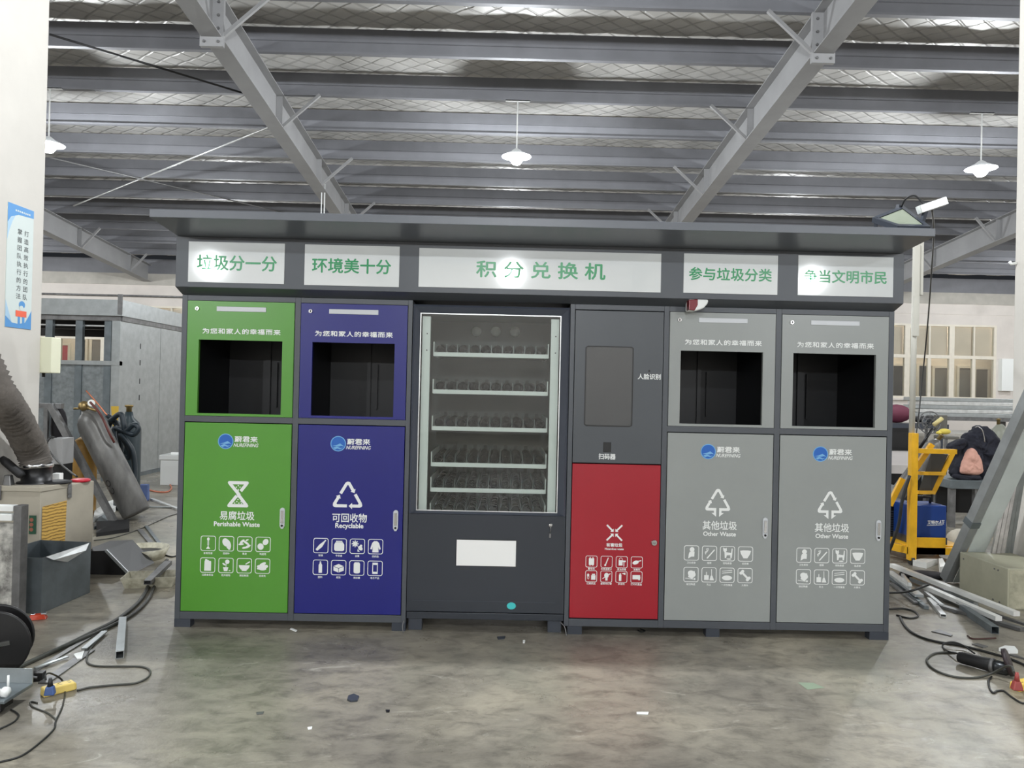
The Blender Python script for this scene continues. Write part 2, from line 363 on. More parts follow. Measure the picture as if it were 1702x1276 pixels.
def rafter(X, label):
    e = tag(thing('rafter_beam', label, 'rafter', (X, 5.5, zb(5.5))), None, None, kind='structure')
    def pr(z0, z1, w_, y0=-19.9, y1=20.1): return MB().prism([(y0, zb(y0)+z0), (0, zb(0)+z0), (y1, zb(y1)+z0), (y1, zb(y1)+z1), (0, zb(0)+z1), (y0, zb(y0)+z1)], 'x', X-w_/2, X+w_/2)
    obj('bottom_flange', pr(0, 0.016, 0.26), M_rafter, e); obj('web', pr(0.016, 0.53, 0.014), M_rafter, e); obj('top_flange', pr(0.53, 0.546, 0.26), M_rafter, e)
    for y in (5.2,):
        z = zb(y); p = obj('splice_plate', MB().box(X-0.15, X+0.15, y-0.03, y+0.03, z-0.12, z+0.54), M_rafter, e)
        b = MB()
        for sx in (-0.09, 0.09):
            for k in range(4): b.lathe([(0.018, 0), (0.018, 0.02)], (X+sx, y-0.03, z-0.06+0.17*k), (0, -1, 0), 6, False)
        obj('bolt', b, M_steel, p)
    for y in PUR[16::2]:
        if y > 19: continue
        z = zb(y); sx = 1 if X < 0 else -1
        if -8 < X < 8: obj('knee_brace', MB().beam((X+sx*0.11, y-0.05, z+0.02), (X+sx*0.72, y-0.05, z+0.57), 0.045, 0.045), M_rafter, e)
        obj('stiffener', MB().box(X-0.11, X+0.11, y-0.06, y-0.05, z+0.016, z+0.53), M_rafter, e)
        if not -8 < X < 8: obj('knee_brace', MB().beam((X+sx*0.11, y-0.05, z+0.02), (X+sx*0.6, y-0.05, z+0.57), 0.05, 0.05), M_rafter, e)
for X, l in ((-3.85, 'sloping grey steel rafter above the green and blue bins, left of the middle lamp'), (4.05, 'sloping grey steel rafter on the right of the middle lamp'),
             (-11.6, 'far grey steel rafter low beside the white pillar with the poster'), (11.75, 'far grey steel rafter low beside the solar lamp on the right')):
    rafter(X, l)

def rod(name, a, b, r, m, label, cat): return tag(obj(name, MB().tube([a, b], r, 8), m), label, cat, None, 'structure')
rod('brace_rod', roof_at(446, 212, 0.28), roof_at(122, 342, 0.28), 0.016, M_alu, 'bright bracing rod rising from left towards the green bin rafter', 'bracing rod')
rod('brace_rod', roof_at(84, 262, 0.25), roof_at(500, 360, 0.25), 0.014, M_steel, 'dull bracing rod falling rightwards behind the bright one', 'bracing rod')
rod('brace_rod', roof_at(82, 57, 0.2), roof_at(412, 157, 0.2), 0.016, M_black, 'dark bracing rod high up beside the white pillar', 'bracing rod')
for px, l in ((535, 'left of two thin white conduits hanging from the left rafter'), (540, 'right of two thin white conduits hanging from the left rafter')):
    p = at(px, 306, 11.0); rod('conduit', (p.x, 11.0, 0.0), (p.x, 11.0, p.z), 0.012, M_white, l, 'conduit')

# columns
struct('column', MB().box(-4.15, -3.55, 0.62, 1.3, 0, zb(1)+0.4), M_plaster, 'thick white plastered pillar carrying the blue poster', 'pillar', 0.01)
struct('column', MB().box(3.955, 4.55, 0.62, 1.3, 0, zb(1)+0.4), M_plaster, 'thick white plastered pillar at the right edge', 'pillar', 0.01)

# outer walls
YW = 20.0
ZL, ZT = 1.44, 3.89
struct('wall_back', MB().box(-20, 20, YW, YW+0.25, 0, ZL-0.06), M_wallw, 'low white wall under the far row of windows', 'wall')
struct('wall_back_upper', MB().box(-20, 20, YW, YW+0.25, ZT, 4.56).box(-20, 20, YW-0.03, YW, 4.22, 4.25), M_wallw, 'white wall band above the far windows', 'wall')
struct('trim_1', MB().box(-20, 20, YW-0.04, YW+0.25, 4.56, 4.93), M_conc, 'grey stained concrete ring beam along the top of far wall', 'beam')
struct('trim_2', MB().box(-20, 20, YW-0.02, YW+0.2, 4.93, 5.4), M_purlin, 'dark eaves strip above the far concrete beam', 'trim')
struct('trim_3', MB().box(-20, 20, YW-0.12, YW+0.27, ZL-0.06, ZL), M_wallw, 'white sill running under the far windows', 'sill')
struct('wall_left', MB().box(-20.2, -20, -20, 20.3, 0, 9), M_wallw, 'white side wall on the left', 'wall')
struct('wall_right', MB().box(20, 20.2, -20, 20.3, 0, 9), M_wallw, 'white side wall on the right', 'wall')
struct('wall_front', MB().box(-20, 20, -20.2, -20, 0, 9), M_wallw, 'white wall behind the viewer', 'wall')
M_blind = mat('beige_blind', rgb(242, 222, 206), 0.7, var=0.06, scale=1.5)
M_wf = mat('cream_window_frame', rgb(225, 218, 203), 0.5, var=0.05)
M_reddoor = mat('red_banner', rgb(190, 60, 75), 0.6)
M_dgrey = mat('far_grey_door', rgb(120, 116, 110), 0.6, var=0.15, scale=1.0)
def window(n, x0, x1, label):
    e = tag(thing('window_%d' % n, label, 'window', ((x0+x1)/2, YW, ZL)), None, None, kind='structure')
    xm = (x0+x1)/2; zt = 2.83; f = MB()
    f.box(x0, x0+0.08, YW, YW+0.12, ZL, ZT).box(x1-0.08, x1, YW, YW+0.12, ZL, ZT).box(x0+.08, x1-.08, YW+.002, YW+0.12, ZT-0.06, ZT).box(x0+.08, x1-.08, YW+.002, YW+0.12, ZL, ZL+0.08).box(x0+.001, x1-.001, YW-0.01, YW+0.118, zt-0.06, zt+0.05)
    f.box(xm-0.02, xm+0.02, YW, YW+0.1, zt, ZT).box(xm-0.05, xm+0.05, YW, YW+0.1, ZL, zt)
    obj('window_frame', f, M_wf, e)
    obj('blind', MB().box(x0+0.08, x1-0.08, YW+0.14, YW+0.15, zt, ZT-0.06), M_blind, e)
    for a, b in ((x0+0.08, xm-0.05), (xm+0.05, x1-0.08)): obj('pane', MB().box(a, b, YW+0.05, YW+0.056, ZL+0.08, zt-0.06), M_pane, e)
    for a, b in ((x0+0.08, xm-0.02), (xm+0.02, x1-0.08)): obj('pane', MB().box(a, b, YW+0.05, YW+0.056, zt+0.05, ZT-0.06), M_pane, e)
xw = at(1508, 600, YW).x; pw = (at(1656, 600, YW).x-xw)/2
wl = ['far window just right of the kiosk, partly hidden', 'second far window right of the kiosk, behind the pole', 'last far window on the right, next to the pillar']
for i in range(3): window(i+1, xw+(i-1)*pw, xw+i*pw, wl[i])
wl = ['far window seen over the booth sill, at the left pillar', 'far window seen through the middle of the booth opening', 'far window seen through the right of the booth opening', 'far window hidden behind the booth side', 'far window behind the green bin']
for i in range(5): window(i+4, -15.9+i*1.45, -15.9+(i+1)*1.45, wl[i])
for a, b in ((-20, -15.9), (-15.9+5*1.45, xw-pw), (xw+2*pw, 20)): struct('wall_back_pier', MB().box(a, b, YW, YW+0.25, ZL, ZT), M_wallw, 'white wall pier at x %d between the far windows' % a if 0 else ('white wall left of all far windows' if a == -20 else 'white wall between the two far window rows' if a < 0 else 'white wall right of all far windows'), 'wall')
struct('wall_outside', MB().box(-20, 20, 21.6, 21.75, 0, 5), mat('pale_yard_wall', rgb(222, 212, 196), 0.8, var=0.1, scale=1), 'pale wall seen through the far windows', 'wall')
struct('ground_outside', MB().box(-20, 20, 20.31, 21.6, -0.1, 0), M_conc, 'concrete strip behind the far windows', 'ground')
def yard_door(px0, px1, y0, y1, m, label):
    a = at(px0, y1, 21.53); b = at(px1, y0, 21.53)
    e = tag(thing('door_panel', label, 'door', (a.x, 21.57, 0)), None, None, kind='structure')
    obj('door_leaf', MB().box(a.x, b.x, 21.54, 21.6, 0, b.z), m, e); obj('door_frame', MB().box(a.x-0.08, a.x, 21.52, 21.6, 0, b.z+0.08).box(b.x, b.x+0.08, 21.52, 21.6, 0, b.z+0.08).box(a.x, b.x, 21.52, 21.6, b.z, b.z+0.08), M_wf, e)
M_drk = mat('dark_opening', rgb(52, 50, 50), 0.7, var=0.2)
yard_door(1484, 1505, 608, 660, M_drk, 'dark opening behind the window nearest the kiosk')
yard_door(1527, 1543, 608, 652, M_drk, 'dark doorway behind the second window, left pane'); yard_door(1553, 1576, 612, 648, M_dgrey, 'grey doorway behind the second window, right pane')
yard_door(1594, 1614, 612, 652, M_dgrey, 'grey doorway behind the last window, left pane'); yard_door(1622, 1642, 614, 656, M_dgrey, 'grey doorway behind the last window, right pane')
yard_door(88, 113, 574, 604, M_reddoor, 'red door seen through the galvanized booth'); yard_door(131, 142, 565, 604, M_drk, 'dark doorway seen through the middle of the booth'); yard_door(152, 172, 565, 606, M_dgrey, 'grey doorway seen through the booth'); yard_door(188, 199, 565, 604, M_drk, 'dark doorway seen at the right of the booth opening')
a = at(1655, 548, 19.9); b = at(1684, 590, 19.9)
a2 = at(1664, 596, 19.86); b2 = at(1682, 650, 19.86)
tag(obj('wall_cabinet', MB().box(a2.x, b2.x, 19.8, 20, b2.z, a2.z), M_white, bevel=0.01), 'white cabinet fixed to the far wall beside the last window', 'cabinet')
for i, (z, l) in enumerate(((at(200, 491, 19.9).z, 'thin pipe along the far wall above the booth'),)):
    rod('pipe', (-19.9, 19.9, z), (-9, 19.9, z), 0.03, M_steel, l, 'pipe')

# hanging lamps
M_bulb = emit_mat('lit_bulb', (0.95, 0.98, 1, 1), 40.0)
M_dish = mat('white_enamel_dish', rgb(235, 238, 240), 0.35)
LZ = 5.28
def lamp(x, y, label):
    zt = zb(y)+0.55; z = LZ + (zt-6.21)
    e = thing('pendant_lamp', label, 'lamp', (x, y, zt), 'hanging workshop lamps')
    obj('rod', MB().tube([(x, y, zt), (x, y, z+0.14)], 0.012), M_white, e); obj('ceiling_bracket', MB().box(x-0.2, x+0.2, y-0.02, y+0.02, zt-0.012, zt+0.012), M_white, e)
    obj('reflector_dish', MB().lathe([(0.03, 0.14), (0.06, 0.12), (0.10, 0.085), (0.245, 0.01), (0.24, 0.004), (0.095, 0.07), (0.03, 0.08)], (x, y, z)), M_dish, e)
    obj('bulb', MB().lathe([(0.0, -0.13), (0.06, -0.115), (0.105, -0.06), (0.11, 0.0), (0.07, 0.05), (0.03, 0.07)], (x, y, z), n=16), M_bulb, e)  # bulb and dish drawn wider to stand for the lamp's glare
    ld = bpy.data.lights.new('lamp_light', 'POINT'); ld.energy = LAMP_W[y]*(SIDE.get(y, 1.0) if abs(x) > 1 else 1.0); ld.color = LAMP_COL; ld.shadow_soft_size = 0.11
    lo = bpy.data.objects.new('lamp_light', ld); COL.objects.link(lo); lo.parent = e; lo.location = (0, 0, z-0.27-zt)
names = {(0.13, 7.9): 'bright hanging lamp above the middle of the kiosk', (7.86, 7.9): 'bright hanging lamp at the right near the pillar', (-7.55, 7.9): 'bright hanging lamp peeping out behind the left pillar'}
for x, y in LAMPS: lamp(x, y, names.get((x, y), 'hanging workshop lamp out of view overhead'))

for i, (x, l) in enumerate(((-14.5, 'added unseen fill lamp behind the far left windows'), (-11.0, 'added unseen fill lamp behind the booth end windows'), (13.2, 'added unseen fill lamp behind the right windows near the kiosk'), (15.8, 'added unseen fill lamp behind the last right window'))):  # unseen lamps added to brighten the wall behind the far windows
    e = thing('added_fill_lamp', l, 'lamp', (x, 21.0, 4.2)); obj('lamp_base', MB().lathe([(.05, 0), (.05, .1)], (x, 21.0, 4.1)), M_white, e); obj('lamp_globe', MB().ell((x, 21.0, 4.03), .1, .1, .08), emit_mat('fill_globe%d' % i, (1, .96, .9, 1), 6.0), e)
    obj('lamp_wall_arm', MB().tube([(x, 21.0, 4.2), (x, 21.6, 4.2)], .02), M_white, e)
    ld = bpy.data.lights.new('fill_light', 'POINT'); ld.energy = 80; ld.color = (1, .95, .88); ld.shadow_soft_size = .1; lo = bpy.data.objects.new('fill_light', ld); COL.objects.link(lo); lo.parent = e; lo.location = (0, 0, -.35)

# poster and switch box on the left pillar
e = thing('poster', 'tall blue and white poster with two columns of Chinese writing on the left pillar', 'poster', (-3.55, 0.9, 2.2))
def xa(px, py, X): d = ray(px, py); return CAM + d*((X-CAM.x)/d.x)
A = xa(13, 335, -3.548); B = xa(56, 351, -3.548); Cc = xa(12, 543, -3.548); y0, y1, z0, z1 = A.y, B.y, Cc.z, A.z
M_pw = mat('poster_paper', rgb(196, 206, 203), 0.5); M_pb = mat('poster_blue', rgb(72, 138, 196), 0.5); M_pl = mat('poster_pale_blue', rgb(158, 190, 214), 0.5); M_pr = mat('poster_red', rgb(226, 92, 62), 0.5); M_ink = mat('poster_ink', rgb(48, 50, 54), 0.6)
obj('sheet', MB().box(-3.55, -3.546, y0, y1, z0, z1), M_pw, e)
W = y1-y0; H = z1-z0
def pf(polys, m, nm, dx):
    q = MB()
    for p in polys: q.add([(-3.546+dx, y0+u*W, z0+v*H) for u, v in p], [tuple(range(len(p)))])
    return obj(nm, q, m, e)
pf([[(0, 1), (0, 0.84), (0.12, 0.89), (0.4, 0.925), (1, 0.935), (1, 1)]], M_pb, 'header_band', 0.0006)
pf([[(0, 0), (1, 0), (1, 0.16), (0.9, 0.11), (0.75, 0.05), (0.5, 0.035), (0.25, 0.04), (0, 0.09)]], M_pb, 'footer_band', 0.0006)
pf([[(0, 0.84), (0.1, 0.88), (0.3, 0.915), (0.18, 0.86), (0.07, 0.78), (0, 0.70)]], M_pl, 'pale_curve', 0.0009)
pf([[(0, 0.09), (0.12, 0.07), (0.25, 0.04), (0.12, 0.13), (0, 0.22)]], M_pl, 'pale_curve', 0.0009)
fig = pf([rect(0.47, 0.035, 0.56, 0.10), rect(0.64, 0.035, 0.73, 0.10), rect(0.47, 0.095, 0.73, 0.12)], M_pb, 'worker_drawing', 0.0012)
pf([circ(0.62, 0.195, 0.12, 0.032)], M_pb, 'worker_cap', 0.0012)
pf([rect(0.38, 0.095, 0.80, 0.145)], M_pr, 'red_board', 0.0018); pf([circ(0.6, 0.168, 0.08, 0.02)], M_pw, 'face_spot', 0.0018)
for txt, u in (('打造高效执行的团队', 0.73), ('掌握团队执行的方法', 0.47)):
    q = MB()
    for i, ch in enumerate(txt):
        V, F, w_, h_ = glyphs(ch, 1.0, 0.004); s_ = 0.055; v = 0.79-0.066*i
        q.add([(-3.546+0.001, y0+u*W+a*0.19*W, z0+v*H+b*0.05*H) for a, b in V], F)
    obj('lettering', q, M_ink, e)
pf([rect(0.28+0.075*i, 0.948, 0.33+0.075*i, 0.962) for i in range(8)], M_pw, 'faded_heading', 0.0012)
a = at(70, 560, 1.32); b = at(88, 620, 1.32)
e = thing('switch_box', 'cream electrical box on the far edge of the left pillar', 'electrical box', (a.x, 1.35, b.z))
obj('box_body', MB().box(-3.62, b.x, 1.3, 1.42, b.z, a.z), mat('cream_plastic', rgb(226, 226, 200), 0.45), e, 0.006)
obj('cable_gland', MB().lathe([(0.012, 0), (0.012, 0.03)], (-3.56, 1.36, b.z-0.03)), M_black, e)
e = thing('wall_bracket', 'small white hook on the left edge of the right pillar', 'hook', (3.955, 1.2, 2.3))
p = at(1686, 437, 1.28); obj('hook_arm', MB().tube([(3.955, 1.28, p.z), (3.915, 1.28, p.z-0.008), (3.90, 1.28, p.z+0.01)], 0.012), M_white, e)

# ================================================================ THE KIOSK
FY = -0.0015     # door fronts
PRY = -0.0032    # print on the doors
def cabinet_shell(x0, x1, name, label, posts, feet):
    e = thing(name, label, 'cabinet', ((x0+x1)/2, 0.35, 0))
    f = MB()
    for a, b in posts: f.box(a, b, 0.0, 0.05, 0.048, 1.975)
    for (a0, a), (b, b1) in zip(posts[:-1], posts[1:]): f.box(a, b, 0.0005, 0.05, 0.048, 0.0915).box(a, b, 0.0005, 0.05, 1.943, 1.975)
    obj('frame', f, M_frame, e, 0.002)
    s = MB().box(x0, x0+0.006, 0.05, 0.74, 0.048, 1.975).box(x1-0.006, x1, 0.05, 0.74, 0.048, 1.975).box(x0, x1, 0.734, 0.74, 0.048, 1.975).box(x0, x1, 0.05, 0.74, 0.048, 0.06).box(x0, x1, 0.05, 0.74, 1.969, 1.975)
    obj('casing', s, M_frame, e)
    for a, b in feet: obj('foot', MB().box(a, b, 0.0, 0.06, 0, 0.048), M_dark, e); obj('foot', MB().box(a, b, 0.66, 0.72, 0, 0.048), M_dark, e)
    return e
def picto(e, d, cx, cz, a, sym, cap, capz, capw):
    mb = MB(); flat(mb, ring(a, a*0.085, a*0.3), cx, PRY, cz); flat(mb, sym, cx, PRY, cz, a*1.62)
    letter(mb, cap, cx, PRY, capz, height=0.0125, fat=0.02)
    return obj('pictogram', mb, M_white, d)
SY = {
 'fishbone': [circ(0, .34, .11, .14), line(0, .3, 0, -.3, .06), [(0, -.2), (.18, -.45), (-.18, -.45)]] + [line(-.1, z, .1, z, .035) for z in (.12, 0, -.12)],
 'cabbage': [circ(-.05, .1, .27, .36, .5), circ(.15, -.05, .2, .4, .3), [(.1, -.2), (.35, -.45), (.2, -.5), (0, -.3)]],
 'peppers': [circ(-.22, .2, .24, .1, .7), circ(-.3, -.02, .22, .08, .1), circ(.12, .1, .3, .09, -.6), circ(.25, -.2, .26, .1, .5), circ(-.02, -.3, .2, .08, .2), circ(.18, .33, .14, .06, .4)],
 'egg': [circ(.2, .2, .22, .27, -.6), circ(-.2, -.18, .25, .27, .5)],
 'jerrycan': [[(-.26, .32), (-.2, .42), (.05, .42), (.12, .34), (.26, .34), (.28, .2), (.28, -.46), (-.28, -.46)], rect(-.22, .42, -.05, .48)],
 'plant': [[(-.24, -.14), (.2, -.14), (.12, -.46), (-.16, -.46)], line(0, -.14, .04, .3, .05), circ(.1, .3, .18), circ(-.16, .1, .16, .07, -.6), circ(.3, -.42, .08, .03)],
 'bowl': [circ(0, .05, .44, .44, 0, 16, PI, 2*PI), rect(-.2, -.42, .2, -.36), line(.1, .12, .45, .34, .09)],
 'nuts': [circ(0, .14, .3, .13, .5), circ(-.2, -.05, .26, .14, -.1), circ(.2, -.05, .26, .15, .3), circ(0, -.22, .32, .13, 0), circ(-.3, -.2, .15, .09)],
 'bottle': [[(-.42, -.3), (-.3, -.44), (.1, -.12), (.34, .3), (.44, .42), (.34, .48), (.24, .36), (-.1, .1)]],
 'carton': [[(-.3, .3), (.3, .3), (.42, .1), (.42, -.34), (.28, -.42), (-.3, -.42), (-.4, -.3), (-.4, .1)], rect(-.26, .32, .26, .42)],
 'gears': [circ(-.18, .2, .17)] + [line(-.18+.1*math.cos(t), .2+.1*math.sin(t), -.18+.28*math.cos(t), .2+.28*math.sin(t), .09) for t in [k*PI/4 for k in range(8)]] + [circ(.25, -.15, .15, .22, .8), [(.05, -.2), (.2, -.45), (.0, -.42)], circ(.3, .05, .1)],
 'coat': [[(-.12, .45), (.12, .45), (.28, .3), (.44, -.2), (.3, -.24), (.22, 0), (.26, -.47), (-.26, -.47), (-.22, 0), (-.3, -.24), (-.44, -.2), (-.28, .3)]],
 'flask': [[(-.07, .4), (.07, .4), (.07, .3), (.14, .2), (.14, -.45), (-.14, -.45), (-.14, .2), (-.07, .3)], rect(-.06, .42, .06, .48)],
 'paper': [[(-.42, .12), (0, .3), (.42, .12), (0, -.04)], [(-.42, .08), (-.02, -.08), (-.02, -.4), (-.42, -.24)], [(.42, .08), (.02, -.08), (.02, -.4), (.42, -.24)]],
 'can': [rect(-.26, -.36, .26, .34), circ(0, -.36, .24, .09), [(-.26, .34), (-.18, .46), (.18, .46), (.26, .34)]],
 'phone': [rect(-.22, .28, .22, .46), rect(-.22, -.46, .22, -.28), rect(-.22, -.3, -.16, .3), rect(.16, -.3, .22, .3)],
 'battery': [rect(-.28, -.36, .28, .34), rect(-.2, .34, -.1, .46), rect(.1, .34, .2, .46), rect(-.2, -.44, -.1, -.36), rect(.1, -.44, .2, -.36)],
 'thermometer': [line(-.1, -.3, .18, .44, .1), circ(-.14, -.36, .1)],
 'bucket': [rect(-.32, -.36, .1, .2)] + stroke([(-.3, .2), (-.24, .38), (-.1, .45), (.04, .38), (.1, .2)], .04) + [rect(.1, .0, .42, .16), rect(.2, -.46, .28, .0)],
 'fish': [circ(-.12, -.02, .34, .2, .3), line(.1, .1, .48, .2, .1)],
 'medicine': [rect(0, -.36, .46, .12), rect(.08, .14, .4, .26), circ(-.32, .12, .12, .16)] + stroke([(-.4, 0), (-.38, -.24), (-.3, -.3), (-.24, -.24), (-.22, 0)], .05),
 'bulb': [circ(.02, .12, .24, .28), rect(-.1, -.42, .14, -.1), line(.1, .12, .44, .32, .09), line(-.4, -.24, -.1, -.02, .07)],
 'spray': [rect(-.26, -.44, .0, .24), rect(-.2, .24, -.06, .38), [(.0, .36), (.42, .46), (.42, .2)]],
 'cartridge': [[(-.42, .22), (.38, .22), (.42, -.1), (.36, -.32), (.2, -.32), (.2, -.24), (-.42, -.24)]],
 'scarf': [circ(.05, .28, .2), [(-.15, .1), (.26, .12), (.24, -.3), (.0, -.3), (-.26, -.46), (-.22, -.1)]],
 'cigarette': [line(-.2, -.42, .42, .3, .1)] + stroke([(-.3, -.1), (-.36, .1), (-.18, .2), (-.26, .36), (-.1, .4), (-.12, .24), (-.3, .0)], .05),
 'cat': [circ(-.2, .28, .15), [(-.36, .32), (-.36, .5), (-.22, .42)], [(-.2, .42), (-.06, .48), (-.08, .3)], [(-.26, .2), (-.1, .12), (.3, .06), (.34, .44), (.42, .42), (.4, -.02), (.36, -.36), (.24, -.36), (.22, -.12), (-.06, -.14), (-.1, -.36), (-.22, -.36), (-.24, -.04)], circ(.12, -.44, .2, .05)],
 'diaper': [[(-.45, .26), (-.2, .3), (.2, .3), (.45, .26), (.38, .0), (.16, -.36), (-.16, -.36), (-.38, .0)]],
 'ceramic': [circ(.06, .06, .34, .26, -.5), [(-.1, .2), (.3, .3), (.36, -.1), (.1, -.36), (-.24, -.2)], line(-.46, -.3, .2, -.38, .05), circ(.3, -.36, .08)],
 'broom': [rect(-.4, -.42, -.02, -.02), rect(-.24, -.02, -.18, .24), line(.22, -.1, .2, .48, .05), [(.14, -.06), (.28, -.06), (.42, -.44), (.04, -.44)]],
 'lunchbox': [circ(0, -.22, .42, .2), line(-.42, .16, .42, .26, .06), line(-.42, .32, .42, .42, .05)],
 'bone': [line(-.24, .24, .24, -.24, .17), circ(-.34, .2, .13), circ(-.2, .34, .13), circ(.34, -.2, .13), circ(.2, -.34, .13)],
}
def tri_arrows(tree):
    out = []; R = .5
    P = [(-.5, -.36), (0, .5), (.5, -.36)]
    def seg(a, b, t0, t1, w_=.105): return line(a[0]+(b[0]-a[0])*t0, a[1]+(b[1]-a[1])*t0, a[0]+(b[0]-a[0])*t1, a[1]+(b[1]-a[1])*t1, w_)
    def head(a, b, t, s=.13):
        l = math.hypot(b[0]-a[0], b[1]-a[1]); ux, uy = (b[0]-a[0])/l, (b[1]-a[1])/l; x, y = a[0]+(b[0]-a[0])*t, a[1]+(b[1]-a[1])*t
        return [(x-uy*s, y+ux*s), (x+ux*s*1.1, y+uy*s*1.1), (x+uy*s, y-ux*s)]
    A, B, C = P
    out += [seg(A, B, .06, .34), head(A, B, .34, .1), seg(A, B, .5, .93), seg(B, C, .05, .36), head(B, C, .36, .1), seg(B, C, .52, .92)]
    out += [circ(0, .43, .085, .06), circ(-.44, -.33, .075), circ(.44, -.33, .075)]
    if not tree: out += [seg(C, A, .06, .34), head(C, A, .34, .11), seg(C, A, .52, .93)]
    else: out += [rect(-.46, -.41, -.06, -.30), rect(.06, -.41, .46, -.30), [(-.16, -.35), (-.06, -.35), (-.06, -.66), (-.26, -.5), (-.16, -.5)], [(.16, -.35), (.06, -.35), (.06, -.66), (.26, -.5), (.16, -.5)]]
    return out
HOUR = [rect(-.34, .38, .34, .5), rect(-.34, -.5, .34, -.38), line(-.33, .42, .06, -.04, .12), line(.33, .42, .1, .12, .12), line(-.33, -.42, -.05, -.06, .12), line(.33, -.42, -.02, .02, .12), circ(-.34, .44, .06), circ(.34, .44, .06), circ(-.34, -.44, .06), circ(.34, -.44, .06), line(0, .2, 0, -.12, .045)] \
    + [circ(x, z, .026, n=8) for x, z in ((0, .33), (-.07, .27), (.07, .27), (-.12, -.34), (-.04, -.28), (.04, -.34), (.12, -.28), (0, -.2), (.14, -.35))]
XARR = []
for sx in (-1, 1):
    for sy in (-1, 1): XARR += [line(sx*.46, sy*.46, sx*.14, sy*.14, .1), [(sx*.05, sy*.05), (sx*.25, sy*.05), (sx*.05, sy*.25)]]
def emblem(e, d, cx, cz):
    x, z = cx-0.074, cz
    q = MB(); q.use(M_blogo2); flat(q, [circ(0, 0, .046, n=28)], x, PRY, z)
    q.use(M_blogo); flat(q, [circ(0, 0, .041, n=28)], x, PRY-0.0006, z)
    q.use(M_blogo2); flat(q, [[(-.036, -.014), (-.01, -.008), (.012, .002), (.036, -.016), (.02, -.012), (.004, -.016)], [(-.03, -.024), (-.008, -.016), (.014, -.026), (.03, -.022), (.012, -.033), (-.004, -.028), (-.018, -.034)]], x, PRY-0.0012, z)
    q.use(M_white); letter(q, '蔚君来', cx+0.047, PRY, cz+0.014, width=0.136, height=0.036, fat=0.03, clip=0.9)
    letter(q, 'NUREFINING', cx+0.047, PRY, cz-0.021, width=0.148, height=0.021, fat=0.015, shear=0.3)
    obj('emblem', q, None, d)
def handle(d, x, z):
    h = MB().prism([(x+a, z+b) for a, b in [(-.0145, .05)]+circ(0, .05, .0145, n=8, a0=PI, a1=0)[1:-1]+[(.0145, .05), (.0145, -.045), (.006, -.062), (-.006, -.062), (-.0145, -.045)]], 'y', -0.010, FY)
    h.use(M_strip)
    o = obj('handle', h, None, d, 0.001)
def handle_parts(d, x, z):
    q = MB(); q.use(M_strip).prism([(x+a, z+b) for a, b in circ(0, .048, .0145, n=10, a0=PI, a1=0)+[(.0145, -.045), (.006, -.062), (-.006, -.062), (-.0145, -.045)]], 'y', -0.010, FY)
    q.use(M_chrome).box(x-0.008, x+0.008, -0.016, -0.010, z-0.028, z+0.046); q.use(M_black).lathe([(0.0065, 0), (0.0065, 0.008)], (x, -0.009, z-0.043), (0, -1, 0), 12)
    obj('handle', q, None, d, 0.0008)
def upper(e, m, x0, x1, ox0, ox1, cx, label=None):
    z0, z1, oz0, oz1 = 1.222, 1.941, 1.2726, 1.7104
    p = MB()
    zz0 = 1.258
    p.box(x0+.003, ox0, FY, 0.02, zz0, z1).box(ox1, x1-.003, FY, 0.02, zz0, z1).box(ox0, ox1, FY, 0.02, oz1, z1).box(ox0, ox1, FY, 0.02, zz0, oz0)
    d = obj('inlet_panel', p, m, e)
    obj('light_strip', MB().box(cx-0.147, cx+0.147, -0.006, FY, 1.881, 1.910), M_strip, d, 0.003)
    k = MB(); lx, lz = x0+0.06, 1.894
    k.use(M_chrome).lathe([(0.011, 0), (0.011, 0.008)], (lx, FY, lz), (0, -1, 0), 14); k.use(M_black).box(lx-0.003, lx+0.003, -0.0115, -0.009, lz-0.007, lz+0.007)
    obj('cam_lock', k, None, d)
    obj('lettering', letter(MB(), '为您和家人的幸福而来', cx+0.004, PRY, 1.763, width=0.462, height=0.034, fat=0.03, spacing=1.12, clip=0.86), M_white, d)
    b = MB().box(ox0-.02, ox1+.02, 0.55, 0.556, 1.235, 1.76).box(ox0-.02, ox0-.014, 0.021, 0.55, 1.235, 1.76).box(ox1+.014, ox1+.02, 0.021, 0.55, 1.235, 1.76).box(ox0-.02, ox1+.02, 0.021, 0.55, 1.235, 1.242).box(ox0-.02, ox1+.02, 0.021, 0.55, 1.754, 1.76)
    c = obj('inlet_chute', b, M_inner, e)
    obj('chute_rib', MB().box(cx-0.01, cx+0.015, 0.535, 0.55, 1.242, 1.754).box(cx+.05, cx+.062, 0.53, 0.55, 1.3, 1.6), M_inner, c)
    obj('mid_rail', MB().box(x0-.0005, x1+.0005, 0.0008, 0.05, 1.222, 1.256), M_frame, e)
    return d
def door(e, m, x0, x1, z0, z1, name='door'): return obj(name, MB().box(x0+.004, x1-.004, FY, 0.025, z0+.003, z1-.003), m, e, 0.0012)

